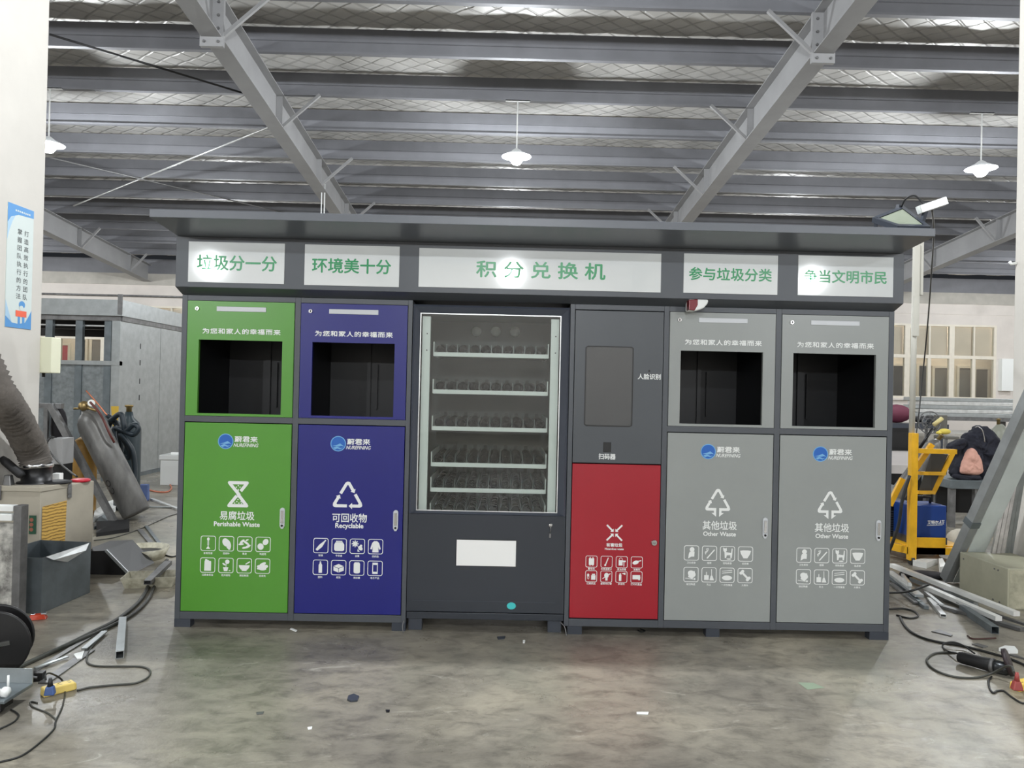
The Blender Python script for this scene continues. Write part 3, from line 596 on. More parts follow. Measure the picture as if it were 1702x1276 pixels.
# left cabinet: food waste and recyclables
L = cabinet_shell(-1.925, -0.553, 'waste_bin_cabinet', 'left steel cabinet with a green and a blue waste bin side by side', [(-1.925, -1.8935), (-1.253, -1.2198), (-0.5797, -0.553)], [(-1.925, -1.83), (-0.635, -0.553)])
def bin_(e, m, x0, x1, ox0, ox1, cx, sign, cn, en, icons, tree=False, dz=0.0, cnw=0.205, enw=0.27):
    upper(e, m, x0, x1, ox0, ox1, cx)
    d = door(e, m, x0, x1, 0.0928, 1.2195)
    emblem(e, d, cx-0.0, 1.108)
    if sign == 'hour': flat(q := MB(), HOUR, cx+0.007, PRY, 0.795, 0.155); obj('waste_symbol', q, M_white, d)
    else: flat(q := MB(), tri_arrows(tree), cx-0.01, PRY, 0.80 if not tree else 0.815, 0.17 if not tree else 0.145); obj('waste_symbol', q, M_white, d)
    q = MB(); letter(q, cn, cx+0.004, PRY, 0.668, width=cnw, height=0.052, fat=0.016); letter(q, en, cx+0.004, PRY, 0.617, width=enw, fat=0.03)
    obj('lettering', q, M_white, d)
    for i, (s, cap) in enumerate(icons):
        px_ = cx-0.1625+0.1083*(i % 4); pz = 0.5 if i < 4 else 0.371
        picto(e, d, px_, pz, 0.045, SY[s], cap, pz-0.058, None)
    handle_parts(d, x1-0.045, 0.658)
    return d
bin_(L, M_green, -1.8933, -1.2531, -1.8206, -1.3242, -1.5715, 'hour', '易腐垃圾', 'Perishable Waste', [('fishbone', '食物残渣'), ('cabbage', '菜梆叶'), ('peppers', '果皮'), ('egg', '鸡蛋壳'), ('jerrycan', '过期食用油'), ('plant', '花卉植物'), ('bowl', '剩饭剩菜'), ('nuts', '坚果壳')])
bin_(L, M_blue, -1.2198, -0.5797, -1.1456, -0.6551, -0.9035, 'tri', '可回收物', 'Recyclable', [('bottle', '玻璃'), ('carton', '牛奶盒'), ('gears', '金属'), ('coat', '纺织品'), ('flask', '塑料'), ('paper', '纸张'), ('can', '易拉罐'), ('phone', '电子产品')], enw=0.165)

# right cabinet: control column over the red bin, and two bins for other waste
Rc = cabinet_shell(0.392, 2.345, 'waste_bin_cabinet', 'right steel cabinet with a red bin under a control panel and two grey bins', [(0.392, 0.4194), (0.9561, 0.9874), (1.6307, 1.6642), (2.3137, 2.345)], [(0.415, 0.50), (1.245, 1.326), (2.23, 2.345)])
cp = obj('control_panel', MB().box(.4225, .953, FY, .025, 1.026, 1.938), M_ctrl, Rc, 0.0012)
M_scr = mat('screen_glass', rgb(48, 53, 57), 0.08, spec=0.8, coat=0.8)
sc = obj('touch_screen', MB().prism([(0.631+a, 1.4855+b) for a, b in [(q[0]*1, q[1]) for q in []] + [(-.139, -.225), (-.129, -.235), (.129, -.235), (.139, -.225), (.139, .225), (.129, .235), (-.129, .235), (-.139, .225)]], 'y', -0.0025, 0.01), M_scr, cp)
fr = MB(); o_ = [(-.145, -.231), (-.131, -.241), (.131, -.241), (.145, -.231), (.145, .231), (.131, .241), (-.131, .241), (-.145, .231)]; i_ = [(-.138, -.226), (-.128, -.234), (.128, -.234), (.138, -.226), (.138, .226), (.128, .234), (-.128, .234), (-.138, .226)]
flat(fr, [[o_[k], o_[(k+1) % 8], i_[(k+1) % 8], i_[k]] for k in range(8)], 0.631, -0.0032, 1.4855); obj('screen_border', fr, M_black, sc)
obj('camera_hole', MB().lathe([(0.006, 0), (0.006, 0.003)], (0.871, FY, 1.583), (0, -1, 0), 12), M_black, cp)
obj('scanner_window', MB().box(0.605, 0.652, -0.004, FY, 1.092, 1.151), M_black, cp, 0.001)
obj('lettering', letter(MB(), '人脸识别', 0.872, PRY, 1.549, width=0.136, height=0.033, fat=0.025), M_white, cp)
obj('lettering', letter(MB(), '扫码器', 0.629, PRY, 1.066, width=0.101, height=0.034, fat=0.025), M_white, cp)
rd = door(Rc, M_red, .4194, .9561, .0965, 1.0224)
flat(q := MB(), XARR, 0.683, PRY, 0.611, 0.1); obj('waste_symbol', q, M_white, rd)
q = MB(); letter(q, '有害垃圾', 0.684, PRY, 0.538, width=0.096, height=0.022, fat=0.03); letter(q, 'Hazardous waste', 0.684, PRY, 0.515, width=0.112, fat=0.03); obj('lettering', q, M_white, rd)
for i, (s, cap) in enumerate([('battery', '蓄电池'), ('thermometer', '水银温度计'), ('bucket', '废油漆桶'), ('fish', '消毒剂'), ('medicine', '过期药品'), ('bulb', '废荧光灯管'), ('spray', '杀虫剂'), ('cartridge', '打印机墨盒')]):
    px_ = 0.549+0.0905*(i % 4); pz = 0.437 if i < 4 else 0.349
    picto(Rc, rd, px_, pz, 0.035, SY[s], cap, pz-0.043, None)
k = MB(); k.use(M_chrome).lathe([(0.019, 0), (0.019, 0.004), (0.015, 0.012)], (0.922, FY, 0.556), (0, -1, 0), 18); k.use(M_steel).box(0.915, 0.929, -0.016, -0.012, 0.553, 0.559); obj('cylinder_lock', k, None, rd)
other = [('scarf', '卫生纸张'), ('cigarette', '烟蒂'), ('cat', '宠物粪便'), ('diaper', '纸尿裤'), ('ceramic', '破旧陶瓷'), ('broom', '灰土'), ('lunchbox', '一次性餐盒'), ('bone', '大骨头')]
bin_(Rc, M_grey, .9874, 1.6307, 1.0586, 1.5547, 1.3095, 'tri', '其他垃圾', 'Other Waste', other, True, enw=0.195)
bin_(Rc, M_grey, 1.6642, 2.3137, 1.7373, 2.2369, 1.9855, 'tri', '其他垃圾', 'Other Waste', other, True, enw=0.195)

# header with the five lit-box signs, and the roof
Hd = thing('kiosk_canopy', 'dark grey sign header with five white Chinese signs under a projecting flat roof', 'canopy', (0.2, 0.3, 1.976))
HY = -0.1
def hz(y): return 2.305-0.086*(y-HY)
obj('header_box', MB().prism([(0.0, 1.976), (HY, 2.010), (HY, hz(HY)), (0.74, hz(0.74)), (0.74, 1.976)], 'x', -1.9255, 2.3445), M_frame, Hd, 0.002)
obj('roof_slab', MB().prism([(-0.45, hz(-0.45)+.001), (0.80, hz(0.80)+.001), (0.80, hz(0.80)+0.044), (-0.45, hz(-0.45)+0.044)], 'x', -1.92, 2.325), mat('lamplit_canopy_grey', rgb(104, 108, 115), 0.35, var=0.04), Hd, 0.002)  # slab grey paler than the frame: lamp light on its edge painted in
for txt, q0, q1, sp, tx, ty, tw, th in (('垃圾分一分', (314, 400), (472, 473), 1.0, 394, 437, 131, 25), ('环境美十分', (507, 405), (663, 478), 1.0, 584.5, 442, 130, 24), ('积 分 兑 换 机', (697, 411), (1098, 487), 1.0, 899, 449, 214, 27), ('参与垃圾分类', (1137, 420), (1292, 491), 1.0, 1214, 456, 138, 21), ('争当文明市民', (1327, 423), (1484, 495), 1.0, 1405, 460, 138, 21)):
    a = at(*q0, HY-.004); b = at(*q1, HY-.004)
    s = obj('sign_panel', MB().box(a.x, b.x, HY-0.005, HY, b.z+.003, a.z-.003), M_signw, Hd, 0.001)
    c = at(tx, ty, HY-.004); k_ = (DC+HY)/FPX
    obj('lettering', letter(MB(), txt, c.x, HY-0.0058, c.z, width=tw*k_, height=th*k_, fat=0.022), M_signg, s)
c = at(1157, 508, -0.07)
e_ = obj('alarm_siren', MB().prism([(c.x-.052, c.z+.034), (c.x+.062, c.z+.034), (c.x+.06, c.z+.012), (c.x+.035, c.z-.018), (c.x-.01, c.z-.034), (c.x-.052, c.z-.034)], 'y', -0.112, -0.02), M_white, Hd, 0.008)
obj('red_lens', MB().prism([(c.x-.054, c.z+.03), (c.x-.002, c.z+.034), (c.x-.002, c.z+.0), (c.x-.02, c.z-.034), (c.x-.054, c.z-.03)], 'y', -0.118, -0.06), mat('dark_red_plastic', rgb(122, 24, 36), 0.25), e_, 0.004)

# ---------------------------------------------------------------- vending machine
V = thing('vending_machine', 'dark glass fronted vending machine with six shelves of empty spirals in the middle', 'vending machine', (-0.08, 0.4, 0))
x0, x1 = -0.549, 0.388
gx0, gx1, gz0, gz1 = -0.507, 0.339, 0.718, 1.902
cs = MB().box(x0, x0+.012, 0.02, 0.78, .075, 1.94).box(x1-.012, x1, 0.02, 0.78, .075, 1.94).box(x0, x1, 0.768, 0.78, .075, 1.94).box(x0, x1, 0.02, 0.78, 1.925, 1.94).box(x0, x1, 0.02, 0.78, .075, .1)
M_vend = mat('blue_black_paint', rgb(44, 49, 57), 0.33, var=0.04, scale=3)
obj('casing', cs, M_vend, V)
d = MB()     # door: mitred frame round the glass, plain panel below
o_ = [(x0, .117), (x1, .117), (x1, 1.950), (x0, 1.950)]
def frame_band(mb, A, B, ya, yb):
    n = len(A)
    for k in range(n): j = (k+1) % n; mb.add([(A[k][0], ya, A[k][1]), (A[j][0], ya, A[j][1]), (B[j][0], yb, B[j][1]), (B[k][0], yb, B[k][1])], [(0, 1, 2, 3)])
A = [(x0, .70), (x1, .70), (x1, 1.950), (x0, 1.950)]; B = [(x0+.012, .706), (x1-.012, .706), (x1-.012, 1.938), (x0+.012, 1.938)]; G = [(gx0, gz0), (gx1, gz0), (gx1, gz1), (gx0, gz1)]
frame_band(d, A, B, 0.0, -0.012); frame_band(d, B, G, -0.012, 0.018); frame_band(d, [(x0, .70), (x1, .70), (x1, 1.950), (x0, 1.950)], A, 0.03, 0.0)
bz = d; d = MB(); d.box(x0, x1, -0.002, 0.02, 0.122, 0.708)
dv = obj('door', d, M_vend, V); obj('door_bezel', bz, mat('bezel_grey_paint', rgb(70, 75, 86), 0.3, var=0.04, scale=3), dv)
t = MB(); g2 = [(gx0+.006, gz0+.006), (gx1-.006, gz0+.006), (gx1-.006, gz1-.006), (gx0+.006, gz1-.006)]; frame_band(t, G, g2, 0.012, 0.012); obj('glass_trim', t, M_alu, dv)
obj('glass', MB().box(gx0, gx1, 0.016, 0.021, gz0, gz1), M_glass, dv)
obj('delivery_flap', MB().box(-.262, .099, -0.006, -0.002, .395, .556), M_black, dv); obj('flap_plate', MB().box(-.258, .096, -0.010, -0.006, .399, .552), mat('bright_white_acrylic', rgb(250, 250, 248), 0.3), dv)
obj('cyan_sticker', MB().prism([(.076+a, .163+b) for a, b in circ(0, 0, .027, .021, n=14)], 'y', -0.0035, -0.002), mat('cyan_sticker', rgb(70, 205, 205), 0.5), dv)
k = MB(); k.use(M_chrome).lathe([(0.013, 0), (0.013, 0.012), (0.008, 0.016)], (.299, -0.002, .650), (0, -1, 0), 16); k.use(M_steel).tube([(.299, -0.016, .648), (.300, -0.02, .63), (.298, -0.014, .60)], 0.003, 6).box(.292, .303, -0.014, -0.011, .575, .602); obj('lock_with_key', k, None, dv)
obj('lower_trim', MB().box(x0+.03, x1-.05, -0.004, -0.002, .185, .188), M_dark, dv)
obj('plinth', MB().box(x0, x1, 0.005, 0.05, .075, .114), M_vend, V, .002)
for a in (x0+.01, x1-.09):
    for b in (0.03, 0.68): obj('foot', MB().box(a, a+.08, b, b+.07, 0, .075), M_dark, V)
M_vin = mat('vending_interior', rgb(64, 72, 72), 0.45, 0.1, var=0.15, scale=5)
obj('back_panel', MB().box(x0+.012, x1-.012, .70, .712, .7, 1.92).box(x0+.012, x0+.02, .1, .70, .7, 1.92).box(x1-.02, x1-.012, .1, .70, .7, 1.92).box(x0+.012, x1-.012, .022, .70, .696, .704).box(x0+.012, x1-.012, .022, .70, 1.915, 1.925), M_vin, V)
M_rail = mat('pale_shelf_metal', rgb(232, 238, 233), 0.35, 0.0)
for a, b in ((gx0+.01, gx0+.058), (gx1-.058, gx1-.01)):
    q = obj('side_rail', MB().box(a, b, .05, .09, .70, 1.885), M_rail, V)
    h = MB()
    for z in (1.80, 1.70): h.lathe([(0.004, 0), (0.004, 0.002)], ((a+b)/2+.005, .05, z-0.02), (0, -1, 0), 8)
    obj('rail_hole', h, M_black, q)
for px in (792, 824, 856):
    p = at(px, 551, 0.69); q = MB(); q.use(M_rail).lathe([(.034, 0), (.034, .012), (.03, .014)], (p.x, .70, p.z), (0, -1, 0), 20); q.use(M_rail).lathe([(.027, 0), (.027, .004), (.006, .006)], (p.x, .686, p.z), (0, -1, 0), 16); obj('vent_fan', q, None, V)
M_coil = mat('black_spiral_wire', rgb(96, 100, 108), 0.16, 1.0)
M_div = mat('clear_divider', rgb(140, 150, 150), 0.3, 0.2)
sx0, sx1 = gx0+.082, gx1-.075; NC = 10; cw = (sx1-sx0)/NC
rc = (cw-.016)/2
coil = MB(); pts = []
for i in range(12*7+1):
    th = 2*PI*i/12; pts.append((rc*math.sin(th), 0.5*i/(12*7), rc*math.cos(th)))
coil.tube(pts, .0046, 5)
CM = None
for k_, (ya, shelf_h) in enumerate(((588, 0), (650, 0), (711, 0), (771, 0), (813, 0), (856, 0))):
    z = at(720, ya, .11).z
    s = obj('shelf', MB().box(sx0, sx1, .13, .66, z-.004, z+.004), M_vin, V)
    obj('price_rail', MB().box(sx0-.004, sx1+.004, .105, .113, z-.014, z+.012), M_rail, s, .002)
    for a in (sx0-.009, sx1+.003): obj('shelf_bracket', MB().box(a, a+.006, .105, .64, z-.012, z+.075), M_rail, s)
    for i in range(1, NC): obj('divider', MB().box(sx0+cw*i-.001, sx0+cw*i+.001, .125, .64, z+.004, z+.062), M_div, s)
    for i in range(NC):
        cxx = sx0+cw*(i+.5); org = ORG[s.name]
        if CM is None:
            CM = bpy.data.meshes.new('spiral'); CM.from_pydata(coil.v, [], coil.f); CM.polygons.foreach_set('use_smooth', coil.sm); CM.materials.append(M_coil)
        o = bpy.data.objects.new('spiral', CM); COL.objects.link(o); o.parent = s; o.location = Vector((cxx, .12, z+.006+rc))-org
    m_ = MB()
    for i in range(NC): m_.box(sx0+cw*(i+.5)-.012, sx0+cw*(i+.5)+.012, .645, .66, z+.02, z+.085)
    obj('motor_row', m_, M_black, s)
# loose wires at the machine's feet
for pts, l in (([(-.56, -.02, .07), (-.565, -.04, .04), (-.558, -.05, .004)], 'thin wire hanging at the left foot of the vending machine'), ([(.37, -.01, .075), (.395, -.03, .05), (.405, -.05, .004)], 'thin wire hanging at the right foot of the vending machine')):
    tag(obj('wire', MB().tube(spline(pts), .003, 6), M_steel), l, 'wire')
# solar lamp lying on the roof
a = at(1500, 372, .05)
e = thing('solar_floodlight', 'grey framed solar lamp tilted up on the right end of the kiosk roof', 'solar lamp', (a.x, -.25, hz(-.25)+.044))
def tiltpt(px, py, Y): return at(px, py, Y)
P4 = [tiltpt(1450, 361, -.30), tiltpt(1501, 341, -.20), tiltpt(1547, 376, -.38), tiltpt(1492, 375, -.43)]
n_ = (P4[1]-P4[0]).cross(P4[3]-P4[0]).normalized()
if n_.y < 0: n_ = -n_
q = MB(); q.use(M_dark); c_ = sum(P4, Vector())/4
lo = P4; hi = [p+n_*.03 for p in P4]; inn = [c_+(p-c_)*.76 for p in lo]
q.add(lo+hi, [(4, 5, 6, 7)]+[(i, (i+1) % 4, 4+(i+1) % 4, 4+i) for i in range(4)]); 
for i in range(4): j = (i+1) % 4; q.add([lo[i], lo[j], inn[j], inn[i]], [(0, 1, 2, 3)])
obj('lamp_housing', q, None, e)
obj('lamp_glass', MB().add([p+n_*.004 for p in inn], [(0, 1, 2, 3)]), mat('led_diffuser', rgb(136, 144, 128), 0.3), e)
pa, pb = at(1527, 349, -.32), at(1571, 334, -.32)
obj('bracket_arm', MB().beam(pa, pb, .05, .045), M_alu, e, .003); obj('bracket_post', MB().beam(P4[2]+Vector((-.03, .05, .0)), pa+(pb-pa)*.3, .02, .02), M_dark, e)
obj('cable', MB().tube(spline([hi[1]-Vector((.02, .02, 0)), at(1505, 331, -.25), at(1520, 325, -.27), at(1533, 336, -.29), pa+(pb-pa)*.35]), .005, 6), M_rubber, e)
obj('stand_foot', MB().beam(P4[1]+Vector((-.03, -.01, 0)), (P4[1].x-.05, -.18, hz(-.18)+.044), .02, .02).beam(P4[0]+Vector((.02, 0, 0)), (P4[0].x+.03, -.28, hz(-.28)+.044), .02, .02), M_dark, e)

# ================================================================ LEFT SIDE CLUTTER
def RZ(a): return Matrix.Rotation(math.radians(a), 3, 'Z')
def solo(name, mb, m, label, cat, bevel=0.0, group=None, kind=None): return tag(obj(name, mb, m, bevel=bevel), label, cat, group, kind)
def on_floor(pix, r): return [Vector((*fl(x, y, r)[:2], r)) for x, y in pix]
def cord(name, pix, r, m, label, cat='cable', lift=None, k=7):
    pts = on_floor(pix, r)
    if lift:
        for i, z in lift.items(): x, y = pix[i]; p = fl(x, y, z); pts[i] = Vector((p.x, p.y, z))
    return solo(name, MB().tube(spline(pts, k), r, 7), m, label, cat)
M_cable = mat('grey_cable', rgb(62, 63, 58), 0.5); M_cabled = mat('dark_cable', rgb(32, 33, 32), 0.5)

# dust collector with its big grey hose
e = thing('dust_collector', 'beige box-shaped dust collector with a fat grey hose rising at the left pillar', 'dust collector', (-3.36, 1.03, 0))
b = MB().prism([(-3.535, .80), (-3.215, .80), (-3.10, 1.27), (-3.42, 1.27)], 'z', 0.0, 0.69)
obj('body', b, M_beige, e, 0.008)
obj('lid', MB().prism([(-3.54, .79), (-3.21, .79), (-3.155, 1.03), (-3.49, 1.03)], 'z', 0.665, 0.70), M_beige, e, 0.004)
def sidepos(t, z, off=0.004): # a point on the right face
    p = Vector((-3.215, .80, z)).lerp(Vector((-3.10, 1.27, z)), t); return p+Vector((.97, -.24, 0))*off
q = MB(); q.add([sidepos(.02, .56), sidepos(.46, .575), sidepos(.44, .20), sidepos(.02, .18)], [(0, 1, 2, 3)])
def paper_mat():
    m = mat('stained_paper_label', rgb(190, 150, 70), 0.7, var=0.12, scale=14); nt = m.node_tree; N = nt.nodes
    tc = N.new('ShaderNodeTexCoord'); wv = N.new('ShaderNodeTexWave'); wv.bands_direction = 'Z'; wv.inputs['Scale'].default_value = 14; wv.inputs['Distortion'].default_value = 5; wv.inputs['Detail'].default_value = 4
    r = N.new('ShaderNodeValToRGB'); r.color_ramp.elements[0].color = rgb(140, 108, 50); r.color_ramp.elements[1].color = rgb(206, 166, 84); r.color_ramp.elements[0].position = .1; r.color_ramp.elements[1].position = .5
    nt.links.new(tc.outputs['Object'], wv.inputs[0]); nt.links.new(wv.outputs[0], r.inputs[0]); nt.links.new(r.outputs[0], N['Principled BSDF'].inputs['Base Color']); return m
obj('paper_label', q, paper_mat(), e)
gp = MB(); gp.add([(-3.29, .793, .50), (-3.24, .793, .50), (-3.24, .793, .37), (-3.29, .793, .37)], [(0, 1, 2, 3)]); g = obj('green_plate', gp, mat('green_plate', rgb(30, 78, 56), .5), e)
q = MB()
for i in range(3): flat(q, [circ(0, 0, .014, n=10)], -3.272, .7915, .47-.034*i)
obj('plate_marks', q, mat('plate_red', rgb(150, 90, 70), .5), g)
for p in ((-3.50, .783, .62), (-3.12, 1.02, .0)):
    pass
def latch(p, ang):
    q = MB(); q.obox((p[0], p[1], p[2]-.05), .03, .014, .10, RZ(ang)).obox((p[0], p[1]-.008, p[2]-.02), .022, .016, .04, RZ(ang)); obj('latch', q, M_steel, e, .003)
latch((-3.50, .785, .655), 0); s_ = sidepos(.5, .64, .007); latch(s_, 76)
cc = Vector((-3.372, 1.0, .69))
obj('hose_collar', MB().lathe([(.125, .0), (.125, .02), (.098, .025), (.098, .13), (.103, .135), (.103, .155), (.095, .155)], cc, n=28), M_black, e)
obj('hose_clamp', MB().lathe([(.105, .125), (.108, .128), (.108, .15), (.105, .153)], cc, n=28), M_chrome, e)
hp = spline([(-3.372, 1.0, .83), at(52, 745, .96), at(28, 700, .74), at(0, 655, .52), at(-30, 595, .45), at(-75, 525, .38), at(-150, 420, .3), (-4.0, .33, 2.75), (-4.15, .38, 3.6), (-4.2, .40, 4.6), (-4.2, .40, 5.9)], 14)
rr = random.Random(5); rs = [.100+(0.007 if i % 2 else -0.007)+rr.uniform(-.003, .003) for i in range(len(hp))]
obj('hose', MB().tube(hp, rs, 22), mat('grey_fabric_hose', rgb(98, 92, 86), .8, var=.15, scale=9, bump=.3, bscale=30), e)
solo('rubber_flange', MB().lathe([(.10, 0), (.10, .012), (.07, .018), (.0, .018)], (-3.24, 1.02, .70), n=24), M_rubber, 'flat black rubber disc between the hose collar and the red lid', 'disc')
solo('round_lid', MB().lathe([(.066, 0), (.066, .016), (.055, .02), (.0, .02)], (-3.165, 1.2, .69), n=24), mat('red_plastic', rgb(190, 30, 50), .4), 'round red plastic lid lying on the beige dust collector', 'lid')
e = thing('small_grinder', 'small dark power tool lying on the left end of the dust collector', 'power tool', (-3.5, .9, .70))
obj('tool_body', MB().lathe([(.02, 0), (.03, .02), (.03, .16), (.022, .2)], at(38, 800, .86)+Vector((0, 0, .035)), (-.55, 0, .45), 12), M_rubber, e); obj('tool_head', MB().obox(at(14, 803, .86)-Vector((0, 0, .04)), .07, .06, .10, None, .6), M_steel, e, .006)
solo('rocker_switch_box', MB().obox((-3.33, 1.19, .69), .055, .05, .06), M_white, 'small white box standing on the dust collector beside the hose collar', 'box', .004)
# galvanised open box
e = thing('galvanized_bin', 'open galvanized sheet bin with a folded lip in front of the dust collector', 'bin', (-3.0, .45, 0))
P0 = [Vector(p) for p in ((-2.835, .205, 0), (-2.80, .69, 0), (-3.17, .73, 0), (-3.20, .20, 0))]
P1 = [p+Vector((0, 0, .345)) for p in P0]
def sheet(mb, quad, n, t=.003):
    n = Vector(n)*t; a = [Vector(p) for p in quad]; b_ = [p+n for p in a]
    return mb.add(a+b_, [(0, 1, 2, 3), (7, 6, 5, 4), (0, 4, 5, 1), (1, 5, 6, 2), (2, 6, 7, 3), (3, 7, 4, 0)])
q = MB(); cen = Vector((-3.0, .45, 0))
for i in range(4):
    j = (i+1) % 4; n_ = (P0[j]-P0[i]).cross(Vector((0, 0, 1))).normalized(); n_ = n_ if n_.dot(cen-P0[i]) > 0 else -n_
    sheet(q, [P0[i], P0[j], P1[j], P1[i]], n_)
sheet(q, P0, (0, 0, 1)); obj('walls', q, M_galvd, e)
n_ = Vector((1, -.07, 0)); lip = [P1[0]+n_*.004+Vector((0, .03, 0)), P1[1]+n_*.004-Vector((0, .03, 0)), P1[1]+n_*.022+Vector((0, -.10, -.035)), P1[0]+n_*.03+Vector((0, .22, -.075)), P1[0]+n_*.022+Vector((0, .08, -.03))]
obj('folded_lip', MB().add(lip, [(0, 1, 2, 3, 4)]), M_alu, e)
q = MB(); q.use(mat('amber_plastic', rgb(196, 62, 30), .2)).obox((-2.79, .10, 0), .10, .05, .03, RZ(20), .75); q.use(M_chrome).obox((-2.76, .11, .022), .03, .03, .014, RZ(20)).obox((-2.815, .09, .022), .02, .02, .012)
tag(obj('tail_lamp', q, bevel=.004), 'small orange and red vehicle lamp on the floor by the galvanized bin', 'lamp')
# stained white machine panel at the frame's left edge
e = thing('dirty_machine_panel', 'dirty white machine panel with a grey edge post at the lower left', 'machine panel', (-3.05, .08, 0))
M_dirty = mat('stained_white_paint', rgb(205, 203, 196), .55, scale=14, col2=rgb(70, 68, 66))
obj('panel', MB().box(-3.35, -2.925, .07, .10, .02, .58), M_dirty, e); obj('edge_post', MB().box(-2.922, -2.875, .05, .12, 0, .69), M_steel, e, .003)
obj('top_rail', MB().box(-3.35, -2.925, .04, .10, .60, .64).box(-3.35, -2.925, .05, .10, .655, .69), M_white, e, .003); obj('foot_rail', MB().box(-3.35, -2.922, .04, .12, 0, .025), M_steel, e)
# reel
e = thing('cable_reel', 'black plastic cable reel standing on edge at the lower left', 'cable reel', (-2.45, -.78, 0))
ax = Vector((.28, -.95, .0)).normalized(); ca = Vector((-2.44, -.83, .164)); cb = ca-ax*.12+Vector((-.02, 0, 0))
for c_, s_ in ((ca, 1), (cb, 0)): obj('flange', MB().lathe([(.04, .006), (.12, .006), (.155, .004), (.164, .004), (.164, -.004), (.155, -.006), (.04, -.006)], c_, ax, 40), M_black, e)
obj('core', MB().lathe([(.095, 0), (.095, .11)], cb, ax, 24), mat('red_brown_wire', rgb(78, 34, 30), .5), e)
q = MB()
for t in range(3):
    a_ = ax.orthogonal().normalized(); a_ = Matrix.Rotation(2*PI*t/3+.4, 3, ax) @ a_; q.beam(ca+ax*.008, ca+ax*.008+a_*.075, .02, .008, up=ax)
obj('hub_spokes', q, M_chrome, e); obj('hub', MB().lathe([(.03, 0), (.03, .02), (.0, .022)], ca, ax, 16), mat('hub_red', rgb(120, 50, 44), .4), e)
# little machine at bottom left corner
e = thing('wheeled_tool_base', 'grey metal tool base with a white knob at the bottom left corner', 'machine', (-2.2, -1.2, 0))
p = at(20, 1150, -1.2)
obj('base_plate', MB().box(p.x-.4, p.x, -1.25, -1.05, .06, .075), M_galvd, e, .003); obj('side_plate', MB().box(p.x-.4, p.x-.002, -1.055, -1.05, .075, .14), M_galv, e)
obj('knob', MB().lathe([(.012, 0), (.012, .05), (.022, .052), (.022, .07), (.0, .074)], (p.x-.085, -1.2, .095), (1, -.1, 0), 14), M_white, e); obj('pin', MB().tube([(p.x-.05, -1.15, .075), (p.x-.05, -1.15, .145)], .005, 6), M_white, e)
q = MB(); q.use(M_black).obox((p.x-.1, -1.2, .03), .16, .08, .03); q.use(M_rubber).lathe([(.03, -.012), (.03, .012)], (p.x-.06, -1.21, .03), (0, 1, 0), 16); obj('caster', q, None, e)
q = MB(); q.use(M_black).obox((*fl(63, 1130, .0)[:2], 0), .055, .04, .04, RZ(8)); q.use(M_steel).tube(spline([fl(62, 1126, .02), fl(45, 1123, .03), fl(30, 1120, .02), fl(42, 1137, .01)], 5), .006, 6)
tag(obj('pipe_clamp', q), 'black steel clamp with a bent rod on the floor by the reel', 'clamp')
# yellow socket strip with its blue plug
def strip(name, a, b, label, m=M_yel):
    e = thing(name, label, 'power strip', ((a.x+b.x)/2, (a.y+b.y)/2, 0)); d = (b-a).normalized(); n = Vector((-d.y, d.x, 0)); Mx = Matrix((d, n, Vector((0, 0, 1)))).transposed(); c = (a+b)/2; l = (b-a).length
    obj('strip_body', MB().obox((c.x, c.y, 0), l*.9, .055, .038, Mx, .96), m, e, .006); obj('strip_end', MB().obox(b-d*l*.06, l*.12, .04, .03, Mx, .8), m, e, .006)
    q = MB()
    for t in (-.25, .05, .3):
        pp = c+d*l*t; 
        for s_ in (-1, 1): q.obox((pp.x+n.x*.01*s_, pp.y+n.y*.01*s_, .0375), .012, .004, .0012, Mx)
    obj('socket_slots', q, M_black, e); return e, d, n, Mx
A_, B_ = fl(66, 1158, 0), fl(126, 1143, 0)
strip('power_strip', A_, B_, 'yellow power strip on the floor at lower left with a blue plug in it', mat('pale_yellow_plastic', rgb(222, 196, 110), .45))
e = thing('power_plug', 'blue power plug standing in the left yellow power strip', 'plug', (*fl(83, 1153, .04)[:2], .037)); p = Vector((*fl(83, 1153, .04)[:2], .037))
obj('plug_body', MB().obox(p, .045, .038, .04, RZ(15), .7), mat('blue_plastic', rgb(62, 88, 140), .45), e, .006); obj('plug_neck', MB().lathe([(.013, .038), (.007, .075)], p, n=10), M_cabled, e)
def air(pix): return [fl(x, y, z) for x, y, z in pix]
solo('cable', MB().tube(spline(air([(76, 1130, .10), (76, 1121, .12), (85, 1119, .10), (103, 1130, .03), (108, 1150, .004), (103, 1175, .004), (93, 1197, .004), (89, 1212, .004), (65, 1235, .004), (35, 1256, .004), (0, 1266, .004), (-20, 1270, .004)]), 8), .004, 7), M_cabled, 'thin dark cable arching from the blue plug to the left edge', 'cable')
cord('cable', [(62, 1168), (51, 1166), (54, 1174), (78, 1184), (94, 1196)], .0035, M_cable, 'short thin cable curling from the left power strip')
cord('cable', [(128, 1147), (150, 1142), (190, 1138), (225, 1135), (246, 1125), (249, 1114), (236, 1108), (205, 1107), (170, 1107), (150, 1104), (144, 1096), (148, 1082), (160, 1066), (172, 1052), (182, 1040)], .005, M_cable, 'looping grey cable from the left power strip across the floor')
cord('cable', [(-10, 1218), (0, 1211), (22, 1200), (31, 1190), (27, 1184), (18, 1179)], .004, M_cabled, 'short dark cable at the bottom left corner')
cord('welding_hose', [(10, 1118), (60, 1095), (110, 1072), (150, 1052), (190, 1032), (222, 1008), (238, 990), (250, 965), (262, 945), (278, 930)], .012, M_cable, 'thick grey hose running from the reel past the beige tray', 'hose')
cord('welding_hose', [(30, 1108), (90, 1082), (140, 1060), (180, 1042), (215, 1024), (243, 1000), (256, 975), (268, 950)], .010, M_cable, 'thinner grey hose lying beside the thick one on the left', 'hose')
